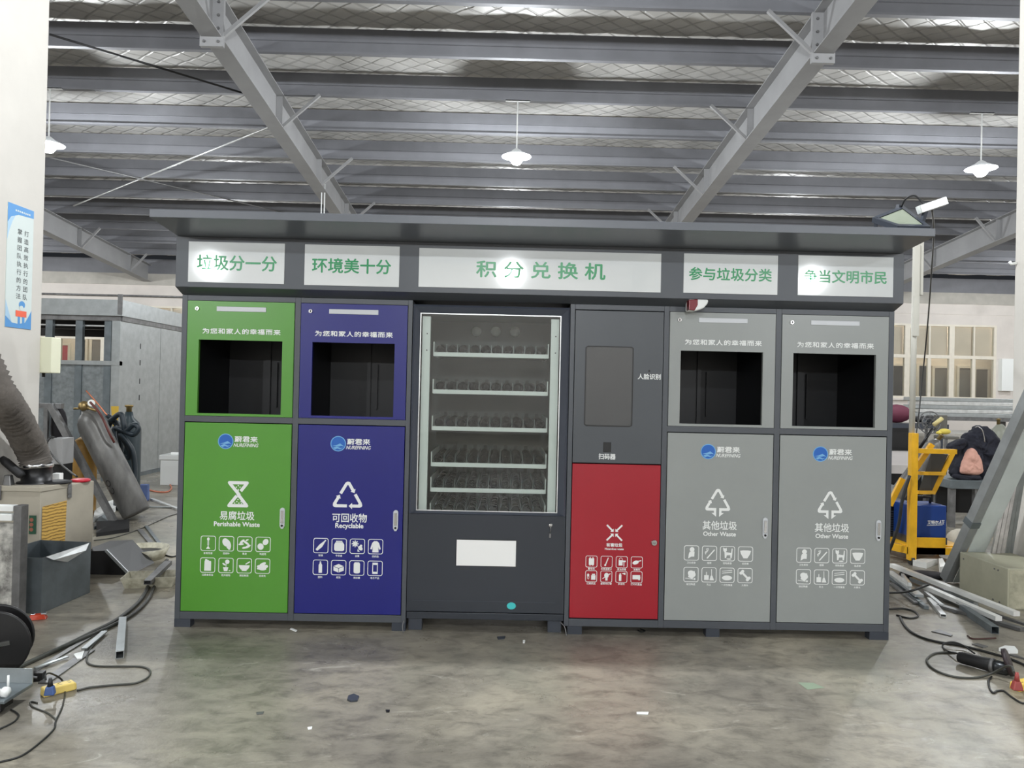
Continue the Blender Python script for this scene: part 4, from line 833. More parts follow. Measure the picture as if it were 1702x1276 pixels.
def bar(name, p, q, w_, h_, z, m, label, cat='metal bar', hollow=False, group=None):
    a = fl(*p, z); b = fl(*q, z); mb = MB()
    (mb.hollow(a, b, w_, h_, .003) if hollow else mb.beam(a, b, w_, h_)); return solo(name, mb, m, label, cat, group=group)
bar('flat_bar', (52, 1118), (185, 1036), .03, .006, .004, M_steel, 'long dull flat bar under the hoses on the left floor'); bar('flat_bar', (72, 1135), (150, 1080), .05, .006, .004, M_steel, 'wide grey flat bar near the pipe clamp'); bar('flat_bar', (140, 1078), (174, 1049), .03, .008, .014, M_galv, 'short bright flat bar end beside the looping cable')
bar('flat_bar', (58, 1110), (112, 1091), .02, .006, .012, M_galv, 'short bright flat bar beside the reel')
bar('square_tube', (199, 1088), (204, 1030), .040, .040, .021, M_galv, 'short galvanized square tube on the floor in front of the green bin', 'metal tube', True)
def scrap(poly, h, m, label, name='scrap_piece', cat='scrap'):
    return solo(name, MB().prism([fl(x, y)[:2] for x, y in poly], 'z', 0.0005, h), m, label, cat)
scrap([(122, 1090), (140, 1085), (136, 1097), (128, 1098)], .012, M_white, 'white plastic offcut beside the flat bars on the left'); scrap([(28, 1150), (36, 1147), (35, 1152), (29, 1156)], .01, M_white, 'white scrap by the tool base at the left edge')
# trays and sheet scraps between bin and green cabinet
def tray(name, c, sx, sy, h, ang, m, label, t=.006, flare=1.18, cat='tray'):
    M_ = RZ(ang); c = Vector(c); P = []
    for k, z in ((1/flare, 0), (1.0, h)):
        for x, y in ((-1, -1), (1, -1), (1, 1), (-1, 1)): P.append(c+M_ @ Vector((x*sx/2*k, y*sy/2*k, z)))
    for k, z in ((1/flare, t), (1.0, h)):
        for x, y in ((-1, -1), (1, -1), (1, 1), (-1, 1)): P.append(c+M_ @ Vector((x*(sx/2*k-t), y*(sy/2*k-t), z)))
    F = [(0, 3, 2, 1), (8, 9, 10, 11)]
    for i in range(4): j = (i+1) % 4; F += [(i, j, 4+j, 4+i), (8+j, 8+i, 12+i, 12+j), (4+i, 4+j, 12+j, 12+i)]
    return solo(name, MB().add(P, F), m, label, cat)
p = fl(250, 975)
tray('plastic_tray', (p.x-.02, p.y+.06, 0), .36, .22, .075, 12, mat('dirty_cream_plastic', rgb(196, 192, 172), .5, scale=20, col2=rgb(150, 145, 125)), 'dirty cream plastic tray on the floor left of the green bin')
solo('channel_offcut', MB().hollow(fl(245, 968, .06), fl(280, 935, .10), .05, .03, .004), M_steel, 'grey channel offcut leaning out of the cream tray', 'metal offcut')
p = fl(180, 955); e = thing('black_sheet_box', 'black steel box lying open behind the galvanized bin', 'box', (p.x, p.y+.2, 0))
obj('shell', MB().add([(p.x-.2, p.y, .0), (p.x+.15, p.y, .0), (p.x+.16, p.y+.4, 0), (p.x-.2, p.y+.4, 0), (p.x-.2, p.y, .17), (p.x-.02, p.y, .18), (p.x-.02, p.y+.4, .18), (p.x-.2, p.y+.4, .17)], [(0, 3, 2, 1), (0, 1, 5, 4), (1, 2, 6, 5), (2, 3, 7, 6), (3, 0, 4, 7), (4, 5, 6, 7)]), M_black, e)
obj('edge_strip', MB().beam((p.x-.02, p.y-.004, .182), (p.x+.16, p.y-.004, .004), .02, .01, (0, -1, 0)), M_galv, e)
p = fl(228, 932); e = thing('cut_bucket', 'pale basin with a dark inside on the floor behind the cream tray', 'basin', (p.x, p.y, 0)); obj('basin_wall', MB().lathe([(.16, 0), (.20, .09), (.19, .09), (.15, .01), (0, .01)], (p.x, p.y+.1, 0), n=24), mat('dirty_cream_plastic', rgb(196, 192, 172)), e); obj('dark_contents', MB().lathe([(.0, .055), (.165, .05), (.15, .02)], (p.x, p.y+.1, 0), n=20), M_rubber, e)
cord('cable', [(215, 905), (240, 920), (262, 918), (285, 925), (300, 920)], .006, M_cabled, 'dark cable behind the cream tray'); cord('cable', [(156, 898), (190, 893), (230, 880), (262, 866), (280, 858), (300, 852)], .005, M_cable, 'cable crossing the floor below the grey gas cylinder')
bar('steel_strip', (232, 880), (262, 915), .04, .01, .01, M_steel, 'pair of grey strips pointing towards the cream tray'); bar('steel_strip', (243, 874), (272, 912), .03, .01, .012, M_galvd, 'paler grey strip near the cream tray')
scrap([(155, 868), (192, 850), (196, 835), (180, 840), (157, 855)], .05, M_white, 'white plastic sheet scrap at the foot of the grey gas cylinder'); scrap([(156, 880), (190, 872), (188, 855), (165, 862)], .03, M_galvd, 'grey sheet offcut in front of the white scrap')
scrap([(160, 892), (215, 884), (215, 868), (160, 872)], .035, M_rubber, 'dark rubber mat piece under the cylinder foot')
bar('aluminium_strip', (252, 829), (296, 846), .04, .02, .012, M_alu, 'bright aluminium strip lying in front of the booth side'); bar('aluminium_strip', (238, 842), (296, 843), .03, .015, .010, M_galv, 'dull aluminium strip behind the cylinder foot')
# steel frame with grey gas cylinder leaning on it
e = thing('steel_rack', 'welded grey steel rack with a slanting rail behind the dust collector', 'rack', (-4.4, 3.3, 0))
obj('slanting_rail', MB().beam((-4.60, 3.2, 1.19), (-3.93, 3.2, .02), .06, .06, (0, 1, 0)), M_steel, e); obj('cross_rail', MB().beam((-5.3, 3.24, 1.18), (-4.5, 3.24, 1.18), .05, .05, (0, 1, 0)), M_steel, e)
for x in (-5.2, -4.85, -4.66): obj('upright', MB().box(x-.02, x+.02, 3.22, 3.26, 0, 1.16), M_steel, e)
e = thing('gas_cylinder', 'long scratched grey gas cylinder leaning to the left with a brass regulator', 'gas cylinder', (-3.78, 3.45, 0))
ca = Vector((-3.80, 3.42, .06)); cb = Vector((-4.335, 3.42, 1.06)); d_ = (cb-ca); l_ = d_.length; d_.normalize()
M_cyl = mat('scratched_grey_paint', rgb(118, 117, 114), .42, .25, scale=7, col2=rgb(78, 77, 76), stretch=(1, 1, .35))
obj('bottle', MB().lathe([(0, 0), (.125, .005), (.14, .03), (.14, l_-.1), (.125, l_-.03), (.085, l_+.03), (.045, l_+.06), (.035, l_+.08), (0, l_+.08)], ca, d_, 28), M_cyl, e)
n_ = Vector((0, -1, 0)); q = MB(); rx = d_.cross(n_).normalized()
for ch, t in (('C', .28), ('O', .36)):
    V_, F_, w_, h_ = glyphs(ch, 1.0, .0)
    q.add([ca+d_*(l_*t+.10*a)+n_*math.sqrt(max(.0, .1415**2-(.06+b*.09)**2))-rx*(.06+b*.09) for a, b in V_], F_)
obj('stencil_marks', q, M_rubber, e)
M_brass = mat('brass', rgb(150, 130, 88), .4, .85)
q = MB(); vv = ca+d_*(l_+.08); q.lathe([(.03, -.01), (.022, .05), (.03, .06), (.03, .09)], vv, d_, 12).lathe([(.045, 0), (.05, .02), (.05, .05), (.0, .06)], vv+d_*.05, (.7, -.7, .2), 16).lathe([(.04, 0), (.04, .03)], vv+d_*.06+Vector((.1, 0, .03)), (.3, -.9, 0), 16).tube([vv+d_*.05, vv+d_*.05+Vector((.16, -.03, -.04))], .015, 8).tube([vv+d_*.03, vv+Vector((-.1, -.03, .02))], .012, 8)
obj('regulator', q, M_brass, e); obj('gauge_face', MB().lathe([(.036, 0), (.036, .004)], vv+d_*.06+Vector((.109, -.027, .03)), (.3, -.9, 0), 16), M_white, e)
def tube_px(name, pix, r, m, label, cat='hose'): return solo(name, MB().tube(spline([at(x, y, Y) for x, y, Y in pix], 7), r, 8), m, label, cat)
tube_px('gas_hose', [(150, 668, 3.3), (168, 690, 3.25), (182, 720, 3.25), (190, 735, 3.3)], .012, mat('dark_red_hose', rgb(92, 42, 36), .5), 'dark red gas hose falling from the regulator behind the cylinder')
tube_px('copper_lance', [(143, 649, 3.2), (160, 668, 3.2), (178, 690, 3.2)], .007, mat('copper', rgb(196, 120, 90), .3, .8), 'thin copper and steel lance rising from the regulator', 'lance')
e = thing('gas_cylinder', 'dark teal gas cylinder standing behind the grey one, hung with black hose', 'gas cylinder', (-4.28, 4.1, 0)); obj('bottle', MB().lathe([(0, 0), (.13, .0), (.135, .02), (.135, .9), (.11, .98), (.05, 1.04), (.04, 1.1), (0, 1.1)], (-4.25, 4.1, 0), n=24), mat('dark_teal_paint', rgb(36, 50, 56), .4), e); obj('valve', MB().lathe([(.03, 1.1), (.03, 1.15), (.045, 1.16), (.045, 1.18), (0, 1.18)], (-4.25, 4.1, 0), n=12), M_brass, e)
e = thing('gas_cylinder', 'mustard gas cylinder standing behind the slanting rack rail', 'gas cylinder', (-4.56, 3.62, 0)); obj('bottle', MB().lathe([(0, 0), (.12, .0), (.125, .02), (.125, .74), (.1, .80), (.04, .84), (0, .84)], (-4.5, 3.66, 0), n=24), mat('mustard_paint', rgb(150, 112, 42), .5, var=.2), e); obj('valve', MB().lathe([(.03, .84), (.03, .9), (.045, .91), (0, .93)], (-4.5, 3.66, 0), n=12), M_brass, e)
M_hose = mat('blue_black_hose', rgb(26, 38, 46), .45)
e = thing('hose_coil', 'coil of blue-black welding hose hung behind the grey gas cylinder', 'hose coil', (-4.2, 3.8, .6))
obj('coil', MB().tube(spline([at(x, y, Y) for x, y, Y in [(182, 700, 3.75), (200, 688, 3.72), (206, 705, 3.7), (207, 718, 3.7), (222, 706, 3.68), (230, 712, 3.68), (222, 722, 3.68), (205, 716, 3.7), (190, 712, 3.72), (192, 735, 3.72), (200, 755, 3.72), (215, 760, 3.72), (210, 738, 3.7), (200, 722, 3.7), (212, 735, 3.68), (221, 752, 3.68), (224, 780, 3.68), (223, 800, 3.66), (222, 815, 3.64), (221, 838, 3.62), (219, 849, 3.6)]], 7), .028, 9), M_hose, e)
obj('inner_loop', MB().tube(spline([at(x, y, 3.8) for x, y in [(178, 690), (195, 705), (196, 730), (185, 740), (178, 720), (186, 700), (198, 715), (202, 745), (192, 770)]], 7), .026, 9), M_hose, e)
solo('yellow_ribbon', MB().prism([at(185, 675, 6.37).xz[:], at(197, 675, 6.37).xz[:], at(195, 708, 6.37).xz[:], at(188, 708, 6.37).xz[:]], 'y', 6.36, 6.381), mat('yellow_tag', rgb(206, 170, 60), .6), 'yellow tag hanging on the booth front above the hose coil', 'tag')
e = thing('transformer_box', 'grey transformer box behind the hose of the dust collector', 'transformer', (-4.6, 2.9, 0)); a, b = at(80, 728, 2.9), at(103, 772, 2.9)
obj('box_body', MB().box(a.x, b.x, 2.9, 3.1, b.z, a.z), mat('mid_grey_paint', rgb(150, 150, 150), .5), e, .006); obj('lower_case', MB().box(a.x+.02, b.x-.01, 2.92, 3.1, 0, b.z), M_black, e)
tube_px('cable', [(94, 729, 2.95), (84, 727, 2.88), (77, 740, 2.84), (84, 770, 2.82), (92, 820, 2.8), (100, 874, 2.8)], .012, M_cabled, 'black cable looping in front of the grey transformer box', 'cable'); tube_px('cable', [(68, 728, 2.6), (90, 760, 2.4), (112, 780, 2.0), (128, 792, 1.7)], .008, M_cabled, 'black cable sloping down behind the red lid', 'cable')
e = thing('black_bag', 'black cloth bag hanging on the steel rack', 'bag', at(95, 700, 3.3)); p = at(95, 705, 3.32); obj('bag_body', MB().ell((p.x, 3.35, p.z-.02), .085, .06, .20), mat('black_cloth', rgb(34, 32, 36), .8), e); obj('bag_strap', MB().tube([(p.x, 3.33, p.z+.15), (p.x+.01, 3.25, 1.2)], .01, 6), M_rubber, e)
p = fl(239, 832); solo('blue_bag', MB().obox((p.x, p.y, 0), .11, .10, .20, RZ(10), .9), mat('blue_canvas', rgb(78, 96, 140), .7, var=.2), 'small blue canvas bag standing right of the grey gas cylinder', 'bag', .01)
cord('gas_hose', [(240, 812), (262, 817), (278, 817), (285, 811), (282, 804)], .01, mat('orange_hose', rgb(190, 112, 84), .5), 'thin orange hose on the floor beside the booth')
# galvanised booth
e = thing('galvanized_booth', 'galvanized sheet-metal booth with an open window front at the left', 'booth', (-6.5, 7.2, 0))
X0, X1, Y0, Y1, ZT_, ZF, ZS = -8.6, -5.53, 6.4, 9.4, 2.61, 2.38, 1.70
obj('roof_fascia', MB().box(X0, X1+.04, Y0-.06, Y0, ZF, ZT_).box(X1, X1+.04, Y0, Y1, ZF, ZT_), M_galv, e); obj('roof_panel', MB().box(X0, X1, Y0, Y1, ZF+.1, ZF+.12), M_rubber, e)
obj('roof_beam', MB().box(X0, X1, Y0-.02, Y0+.06, ZF-.07, ZF).box(X1-.04, X1+.02, Y0, Y1, ZF-.07, ZF), M_steel, e); obj('corner_bracket', MB().box(X1-.02, X1+.045, Y0-.075, Y0-.06, ZF+.02, ZT_+.08), M_steel, e)
for px_ in (80, 130, 178): p = at(px_, 600, Y0); obj('window_post', MB().box(p.x-.05, p.x+.05, Y0, Y0+.06, 0, ZF-.07), M_galvd, e)
obj('corner_post', MB().box(X1-.12, X1, Y0-.02, Y0+.06, 0, ZF-.07), M_galv, e); obj('window_sill', MB().box(X0, X1, Y0-.03, Y0+.06, ZS-.03, ZS+.03), M_galv, e)
obj('dark_back_panel', MB().box(X0, X1-.02, Y1-.06, Y1, 2.24, ZF+.1).box(X0, X1-.02, Y1-1.2, Y1-1.14, 2.3, ZF+.1), M_black, e); obj('top_rail', MB().box(X0, X1-.1, Y0+.08, Y0+.1, ZF-.15, ZF-.13), M_alu, e)  # black panels added inside the booth to darken the top of its opening
xs_ = [at(p_, 600, Y0).x for p_ in (80, 130, 178)]; M_frost = mat('frosted_galvanized', rgb(130, 136, 138), .42, .5, var=.22, scale=14, stretch=(1, 1, 1))
for a, b in ((X0, xs_[0]-.05), (xs_[0]+.05, xs_[1]-.05), (xs_[1]+.05, xs_[2]-.05), (xs_[2]+.05, X1-.12)): obj('front_panel', MB().box(a, b, Y0+.02, Y0+.03, .1, ZS-.03), M_frost, e)
for a, b in ((Y0+.06, 7.65), (7.66, Y1)): 
    q = obj('side_panel', MB().box(X1-.012, X1, a, b, 0, ZF-.07), M_galv, e)
q = MB()
for z in (1.98, 1.73, 1.45, 1.2): q.box(X1, X1+.003, 6.98, 7.0, z-.04, z+.04)
obj('punched_slot', q, M_rubber, e); obj('base_rail', MB().box(X1-.02, X1+.01, Y0, Y1, 0, .06), M_galvd, e)
e = thing('floor_box', 'white metal box with a lid standing beside the booth wall', 'metal box', (-4.6, 6.2, 0)); a, b = at(272, 757, 6.2), at(300, 805, 6.2)
obj('box_body', MB().box(a.x, a.x+.42, 6.1, 6.4, 0, a.z-.05), mat('pale_metal_paint', rgb(196, 198, 196), .5), e, .008); obj('box_lid', MB().box(a.x-.015, a.x+.435, 6.085, 6.415, a.z-.05, a.z+.02), mat('pale_metal_paint', rgb(196, 198, 196)), e, .01); obj('lid_handle', MB().box(a.x+.1, a.x+.3, 6.2, 6.24, a.z+.02, a.z+.05), M_white, e)

# ================================================================ RIGHT SIDE CLUTTER
# beige crate box
e = thing('beige_box', 'pale olive-beige steel box on the floor at the foot of the right pillar', 'box', (3.75, .95, 0))
M_ob = mat('olive_beige_paint', rgb(168, 166, 145), .5, var=.07, scale=6)
obj('box_body', MB().box(3.535, 3.93, .70, 1.25, 0, .285), M_ob, e, .006); q = MB()
for y, z in ((.80, .25), (.84, .25), (1.2, .24), (.78, .03), (.85, .03)): q.lathe([(.006, 0), (.006, .004)], (3.535, y, z), (-1, 0, 0), 8)
obj('rivet', q, M_steel, e); obj('worn_front', MB().box(3.55, 3.92, .6985, .70, .01, .275), mat('worn_beige_paint', rgb(186, 182, 160), .55, scale=14, col2=rgb(150, 148, 128)), e)
# long leaning duct
e = thing('leaning_duct', 'long pale grey sheet-metal duct leaning against the right pillar', 'duct', (3.55, 1.5, 0))
a = Vector((3.50, 1.42, .03)); b = Vector((3.87, .40, 1.75)); 
fa, fb = at(1588, 968, 1.42), at(1760, 600, .45)
M_duct = mat('pale_grey_duct_paint', rgb(196, 203, 200), .4, .1, var=.05); d_ = (fb-fa).normalized(); side = Vector((1, .12, 0)); side = (side-d_*side.dot(d_)).normalized(); nn = d_.cross(side).normalized()
if nn.y > 0: nn = -nn
w_, t_ = .15, .10
def slab(mb, o0, o1, u0, u1, v0, v1):
    P = [o+side*u+nn*v for o in (o0, o1) for u, v in ((u0, v0), (u1, v0), (u1, v1), (u0, v1))]; return mb.add(P, [(0, 1, 2, 3), (7, 6, 5, 4), (0, 4, 5, 1), (1, 5, 6, 2), (2, 6, 7, 3), (3, 7, 4, 0)])
q = MB(); slab(q, fa, fb, -.02, .13, -.004, .0); obj('front_face', q, M_duct, e)
q = MB(); slab(q, fa-d_*.0, fb, -.085, -.02, -.08, -.004); obj('side_channel', q, mat('dull_duct_side', rgb(140, 143, 143), .45, .3, var=.12), e, .003); q = MB(); slab(q, fa, fb, .126, .13, -.08, -.004); obj('back_flange', q, M_duct, e)
q = MB(); slab(q, fa+d_*.55, fa+d_*.60, -.09, -.015, -.085, .003); obj('clip', q, M_galvd, e)
bl = ['foremost of the wrapped metal strips leaning behind the beige box', 'second wrapped metal strip behind the beige box', 'third wrapped metal strip behind the beige box', 'shiny metal strip leaning at the right pillar', 'hindmost metal strip leaning at the right pillar']
M_wrap = mat('film_wrapped_metal', rgb(204, 200, 198), .25, .2, var=.2, scale=12)
for i, (px_, tx) in enumerate(((1640, 1684), (1648, 1692), (1656, 1700), (1664, 1707), (1671, 1714))):
    Y_ = 1.29+.012*i; p = at(px_, 940, Y_); t_ = at(tx, 750-12*i, .98-.02*i)
    solo('leaning_strip', MB().beam((p.x, Y_, .01), t_, .026, .02, (0, 1, 0)), M_wrap if i < 3 else M_galv, bl[i], 'metal strip')
# profiles lying in a heap
M_alw = mat('white_aluminium', rgb(228, 228, 224), .35, .2, var=.1)
for p, q_, w_, h_, z, m, l in (((1690, 1020), (1482, 939), .045, .03, .075, M_alw, 'longest white metal profile on top of the heap right of the kiosk'), ((1660, 1028), (1538, 975), .045, .03, .045, M_alw, 'shorter white metal profile parallel below the longest one'), ((1528, 990), (1478, 950), .06, .02, .04, M_galv, 'wide bright profile end beside the kiosk foot'), ((1518, 984), (1478, 958), .05, .02, .02, M_galvd, 'grey profile beside the kiosk foot'),
    ((1622, 1004), (1515, 962), .035, .03, .03, M_galv, 'bright square profile inside the heap'), ((1700, 1046), (1560, 1006), .05, .02, .012, M_steel, 'long dull strip curving out of the frame'), ((1706, 1038), (1590, 1000), .03, .015, .03, M_steel, 'thin dull strip in the heap'), ((1540, 1010), (1510, 985), .03, .02, .012, M_galvd, 'small grey profile end in the heap'), ((1565, 1006), (1538, 984), .025, .02, .02, M_alu, 'small bright profile end in the heap'), ((1600, 1003), (1570, 985), .06, .006, .04, M_galv, 'bent bright sheet strip in the heap'), ((1512, 972), (1479, 950), .03, .02, .06, M_alw, 'white profile end crossing the wide bright one'), ((1524, 1002), (1480, 968), .04, .012, .01, M_steel, 'flat dull strip lowest beside the kiosk'), ((1512, 970), (1500, 955), .02, .02, .075, M_alu, 'short bright rod on the heap near the kiosk'), ((1640, 1022), (1570, 992), .035, .012, .02, M_galvd, 'dull strip under the white profiles'), ((1588, 1018), (1560, 1000), .02, .01, .006, M_steel, 'thin dark strip near the channel profile')):
    bar('metal_profile', p, q_, w_, h_, z, m, l, 'metal profile')
bar('square_tube', (1654, 1047), (1600, 1010), .045, .045, .023, M_galvd, 'hollow galvanized square tube pointing at the grinder', 'metal tube', True)
bar('channel_profile', (1568, 1023), (1545, 995), .035, .02, .011, M_alu, 'short bright channel profile on the floor near the kiosk', 'metal profile', True)
scrap([(1548, 1050), (1562, 1047), (1583, 1056), (1581, 1058)], .006, M_steel, 'dark triangular plate on the floor behind the grinder'); scrap([(1615, 1071), (1625, 1070), (1642, 1075), (1634, 1077)], .006, M_steel, 'small dark plate behind the grinder')
scrap([(1660, 1082), (1670, 1078), (1686, 1079), (1692, 1086), (1676, 1086)], .02, M_white, 'crumpled white rag behind the grinder', 'rag', 'rag'); scrap([(1672, 1088), (1702, 1096), (1720, 1103), (1690, 1090)], .008, M_steel, 'dark sheet piece under the white rag')
cord('bent_rod', [(1608, 1056), (1616, 1061), (1634, 1061), (1655, 1060)], .005, mat('rust_rod', rgb(70, 42, 36), .6), 'bent rusty rod behind the grinder', 'rod')
solo('rag', MB().ell(tuple(fl(1535, 955, .02)), .20, .10, .03), mat('black_cloth', rgb(34, 32, 36), .8), 'dark rag heap beside the yellow cart', 'rag'); scrap([(1517, 940), (1545, 934), (1560, 930), (1562, 936), (1540, 945)], .05, M_alw, 'white pipe piece lying at the cart foot'); scrap([(1560, 940), (1566, 938), (1573, 952), (1562, 954)], .06, M_white, 'white triangular bracket at the cart foot')
# cables on the right floor
cord('cable', [(1476, 985), (1500, 984), (1520, 980), (1545, 971)], .008, M_cabled, 'dark cable coming out behind the kiosk across the heap', lift={1: .05, 2: .09, 3: .10}); cord('cable', [(1478, 1012), (1500, 1011), (1520, 1016), (1526, 1024), (1512, 1027), (1490, 1022)], .006, M_cabled, 'small dark cable loop beside the kiosk corner')
cord('cable', [(1496, 1025), (1503, 1038), (1515, 1050), (1535, 1060), (1562, 1067), (1590, 1071), (1620, 1078), (1650, 1086), (1680, 1095), (1710, 1108)], .007, M_cabled, 'thick dark cable sweeping behind the grinder to the right edge')
solo('cable', MB().tube(spline(air([(1592, 1086, .03), (1576, 1082, .012), (1567, 1075, .005), (1570, 1069, .02), (1585, 1067, .03), (1602, 1073, .02), (1620, 1086, .006)]), 7), .005, 7), M_cabled, 'thin cord looping at the rear of the grinder', 'cable')
solo('cable', MB().tube(spline(air([(1588, 1084, .006), (1556, 1085, .006), (1541, 1095, .006), (1545, 1106, .006), (1562, 1117, .006), (1590, 1125, .006), (1622, 1126, .006), (1645, 1120, .02), (1662, 1112, .06), (1673, 1107, .10), (1682, 1108, .13), (1685, 1117, .12)]), 8), .006, 7), M_cable, 'big grey cable loop from the grinder round to the red plug', 'cable')
cord('cable', [(1648, 1124), (1643, 1132), (1645, 1144), (1651, 1151), (1657, 1148), (1668, 1148), (1680, 1157), (1696, 1167), (1710, 1170)], .005, M_cabled, 'knotted dark cord in front of the right power strip')
# angle grinder
e = thing('angle_grinder', 'black angle grinder lying on the floor at the lower right', 'grinder', (*fl(1640, 1100)[:2], 0))
ga = Vector((*fl(1592, 1091, .035)[:2], .035)); gb = Vector((*fl(1652, 1108, .035)[:2], .04)); gd = (gb-ga).normalized()
obj('grip', MB().lathe([(.018, 0), (.028, .006), (.032, .03), (.033, .12), (.036, .15), (.036, (gb-ga).length-.02), (.03, (gb-ga).length)], ga, gd, 18), M_rubber, e)
obj('gear_head', MB().lathe([(.03, -.01), (.036, .02), (.034, .06), (.02, .085), (.0, .09)], gb, gd, 16), mat('dark_metal', rgb(60, 62, 64), .3, .8), e)
gc = gb+gd*.065+Vector((.0, .0, .02)); obj('guard', MB().lathe([(.02, .012), (.068, .012), (.07, .008), (.07, -.008), (.066, -.008), (.066, .008), (.02, .008)], gc+Vector((.01, .015, .012)), (.75, -.55, .35), 28), mat('dark_guard', rgb(38, 26, 30), .5), e)
obj('cutting_disc', MB().lathe([(.0, .0), (.06, .0), (.06, -.003), (0, -.003)], gc+Vector((.01, .015, .012)), (.75, -.55, .35), 24), M_steel, e)
obj('collar_ring', MB().lathe([(.034, 0), (.039, .004), (.039, .016), (.034, .02)], gb-gd*.015, gd, 16), M_steel, e)
A_, B_ = fl(1684, 1148, 0), fl(1730, 1136, 0)
strip('power_strip', A_, B_, 'yellow power strip at the lower right edge with a red plug in it', mat('warm_yellow_plastic', rgb(232, 196, 84), .4))
p = Vector((*fl(1690, 1145, .04)[:2], .037)); e = thing('power_plug', 'dark red power plug in the right yellow power strip', 'plug', p); obj('plug_body', MB().obox(p, .05, .042, .045, RZ(-10), .62), mat('dark_red_plug', rgb(150, 64, 60), .45), e, .006); obj('plug_neck', MB().lathe([(.013, .043), (.007, .085)], p, n=10), mat('dark_red_plug', rgb(150, 64, 60)), e)
# yellow welding cart
e = thing('welding_cart', 'yellow steel welding cart with a tall grey pole right of the kiosk', 'cart', (3.8, 2.3, 0))
px0 = 3.60
obj('front_post', MB().box(px0-.03, px0+.03, 2.02, 2.08, .04, 1.15), M_yel, e, .003); obj('pole', MB().tube([(px0, 2.08, .9), (px0-.006, 2.06, 2.81)], .024, 12), mat('pale_pole_paint', rgb(196, 194, 184), .5), e); obj('pole_sleeve', MB().box(px0-.03, px0+.02, 2.03, 2.05, 2.0, 2.80).box(px0+.028, px0+.055, 2.04, 2.075, 2.36, 2.86), mat('pale_pole_paint', rgb(196, 194, 184)), e)
q = MB().box(px0-.03, 4.12, 2.05, 2.10, .09, .15); q.beam((px0, 2.06, .12), (3.38, 2.5, .12), .05, .06); q.beam((px0+.5, 2.1, .12), (px0+.5, 3.0, .12), .05, .06); obj('base_frame', q, M_yel, e)
obj('base_plate', MB().add([(px0, 2.1, .15), (4.1, 2.1, .15), (4.1, 3.0, .15), (3.38, 2.9, .15), (px0, 2.1, .16), (4.1, 2.1, .16), (4.1, 3.0, .16), (3.38, 2.9, .16)], [(0, 3, 2, 1), (4, 5, 6, 7), (0, 1, 5, 4), (1, 2, 6, 5), (2, 3, 7, 6), (3, 0, 4, 7)]), M_yel, e)
obj('kick_plate', MB().box(px0+.03, 3.90, 2.05, 2.07, .09, .235), M_yel, e)
obj('caster', MB().lathe([(.04, -.015), (.04, .015)], (px0, 2.05, .04), (1, 0, 0), 16), M_black, e)
for nm, c_ in (('caster', (4.08, 2.1, .045)), ('caster', (4.05, 2.95, .045)), ('caster', (3.5, 2.8, .045))): obj(nm, MB().lathe([(.045, -.015), (.045, .015)], c_, (1, 0, 0), 16), M_black, e)
obj('top_bar', MB().box(px0+.03, 3.975, 2.03, 2.08, .975, 1.015), M_yel, e)
T0, T1 = at(1549, 738, 2.12), at(1484, 840, 2.12); U0, U1 = at(1583, 752, 2.35), at(1549, 820, 2.35); 
obj('slanting_rail', MB().beam(T0, (px0+.04, 2.12, .80), .045, .03, (0, 1, 0)), M_yel, e); obj('slanting_rail', MB().beam((px0-.04, 2.14, .74), (T1.x-.02, 2.14, T1.z), .045, .03, (0, 1, 0)), M_yel, e)
obj('slanting_rail', MB().beam(U0, U1, .045, .03, (0, 1, 0)), M_yel, e)
obj('cross_bar', MB().beam(at(1528, 786, 2.2), at(1570, 787, 2.32), .03, .03, (0, 1, 0)), M_yel, e); obj('cross_bar', MB().beam(at(1526, 818, 2.2), at(1552, 818, 2.32), .03, .03, (0, 1, 0)), M_yel, e)
q = MB(); Q = [at(1548, 752, 2.22), at(1576, 755, 2.32), at(1548, 818, 2.32), at(1526, 818, 2.22)]; q.add(Q+[p+Vector((.02, .03, 0)) for p in Q], [(0, 1, 2, 3), (7, 6, 5, 4)]+[(i, (i+1) % 4, 4+(i+1) % 4, 4+i) for i in range(4)]); obj('dark_panel', q, mat('dark_brown_panel', rgb(52, 50, 47), .5, var=.15), e)
e = thing('gas_cylinder', 'dull grey gas cylinder lying aslant behind the yellow cart post', 'gas cylinder', (3.6, 2.6, .3)); ca, cb = at(1476, 842, 3.1), at(1556, 735, 3.1); ca = ca-(cb-ca)*((ca.z-.08)/(cb.z-ca.z)); obj('bottle', MB().lathe([(0, 0), (.07, .01), (.075, .03), (.075, (cb-ca).length-.06), (.05, (cb-ca).length), (.025, (cb-ca).length+.03), (0, (cb-ca).length+.03)], ca, (cb-ca), 20), M_cyl, e); obj('valve', MB().lathe([(.02, 0), (.02, .05), (.03, .055), (0, .07)], cb+(cb-ca).normalized()*.03, (cb-ca), 10), M_brass, e)
e = thing('welding_machine', 'blue welding machine with white Chinese lettering on the yellow cart', 'welding machine', (3.82, 2.3, .16))
obj('case', MB().box(3.64, 3.965, 2.15, 2.44, .22, .505), mat('royal_blue_paint', rgb(22, 58, 128), .35), e, .008); obj('skirt', MB().box(3.64, 3.97, 2.14, 2.445, .16, .222), M_dark, e, .004); obj('handle', MB().tube([(3.70, 2.3, .50), (3.70, 2.3, .56), (3.90, 2.3, .56), (3.90, 2.3, .50)], .012, 8), M_black, e)
q = MB(); c_ = at(1551, 868, 2.146); letter(q, '艾特尔', c_.x, 2.1475, c_.z, width=.098, height=.034, fat=.02); letter(q, 'ATE', c_.x+.078, 2.1475, c_.z+.004, width=.05, height=.036, fat=.01, shear=.4); flat(q, [line(-.055, 0, .085, .008, .004)], c_.x, 2.1475, c_.z-.028); obj('lettering', q, M_white, e)
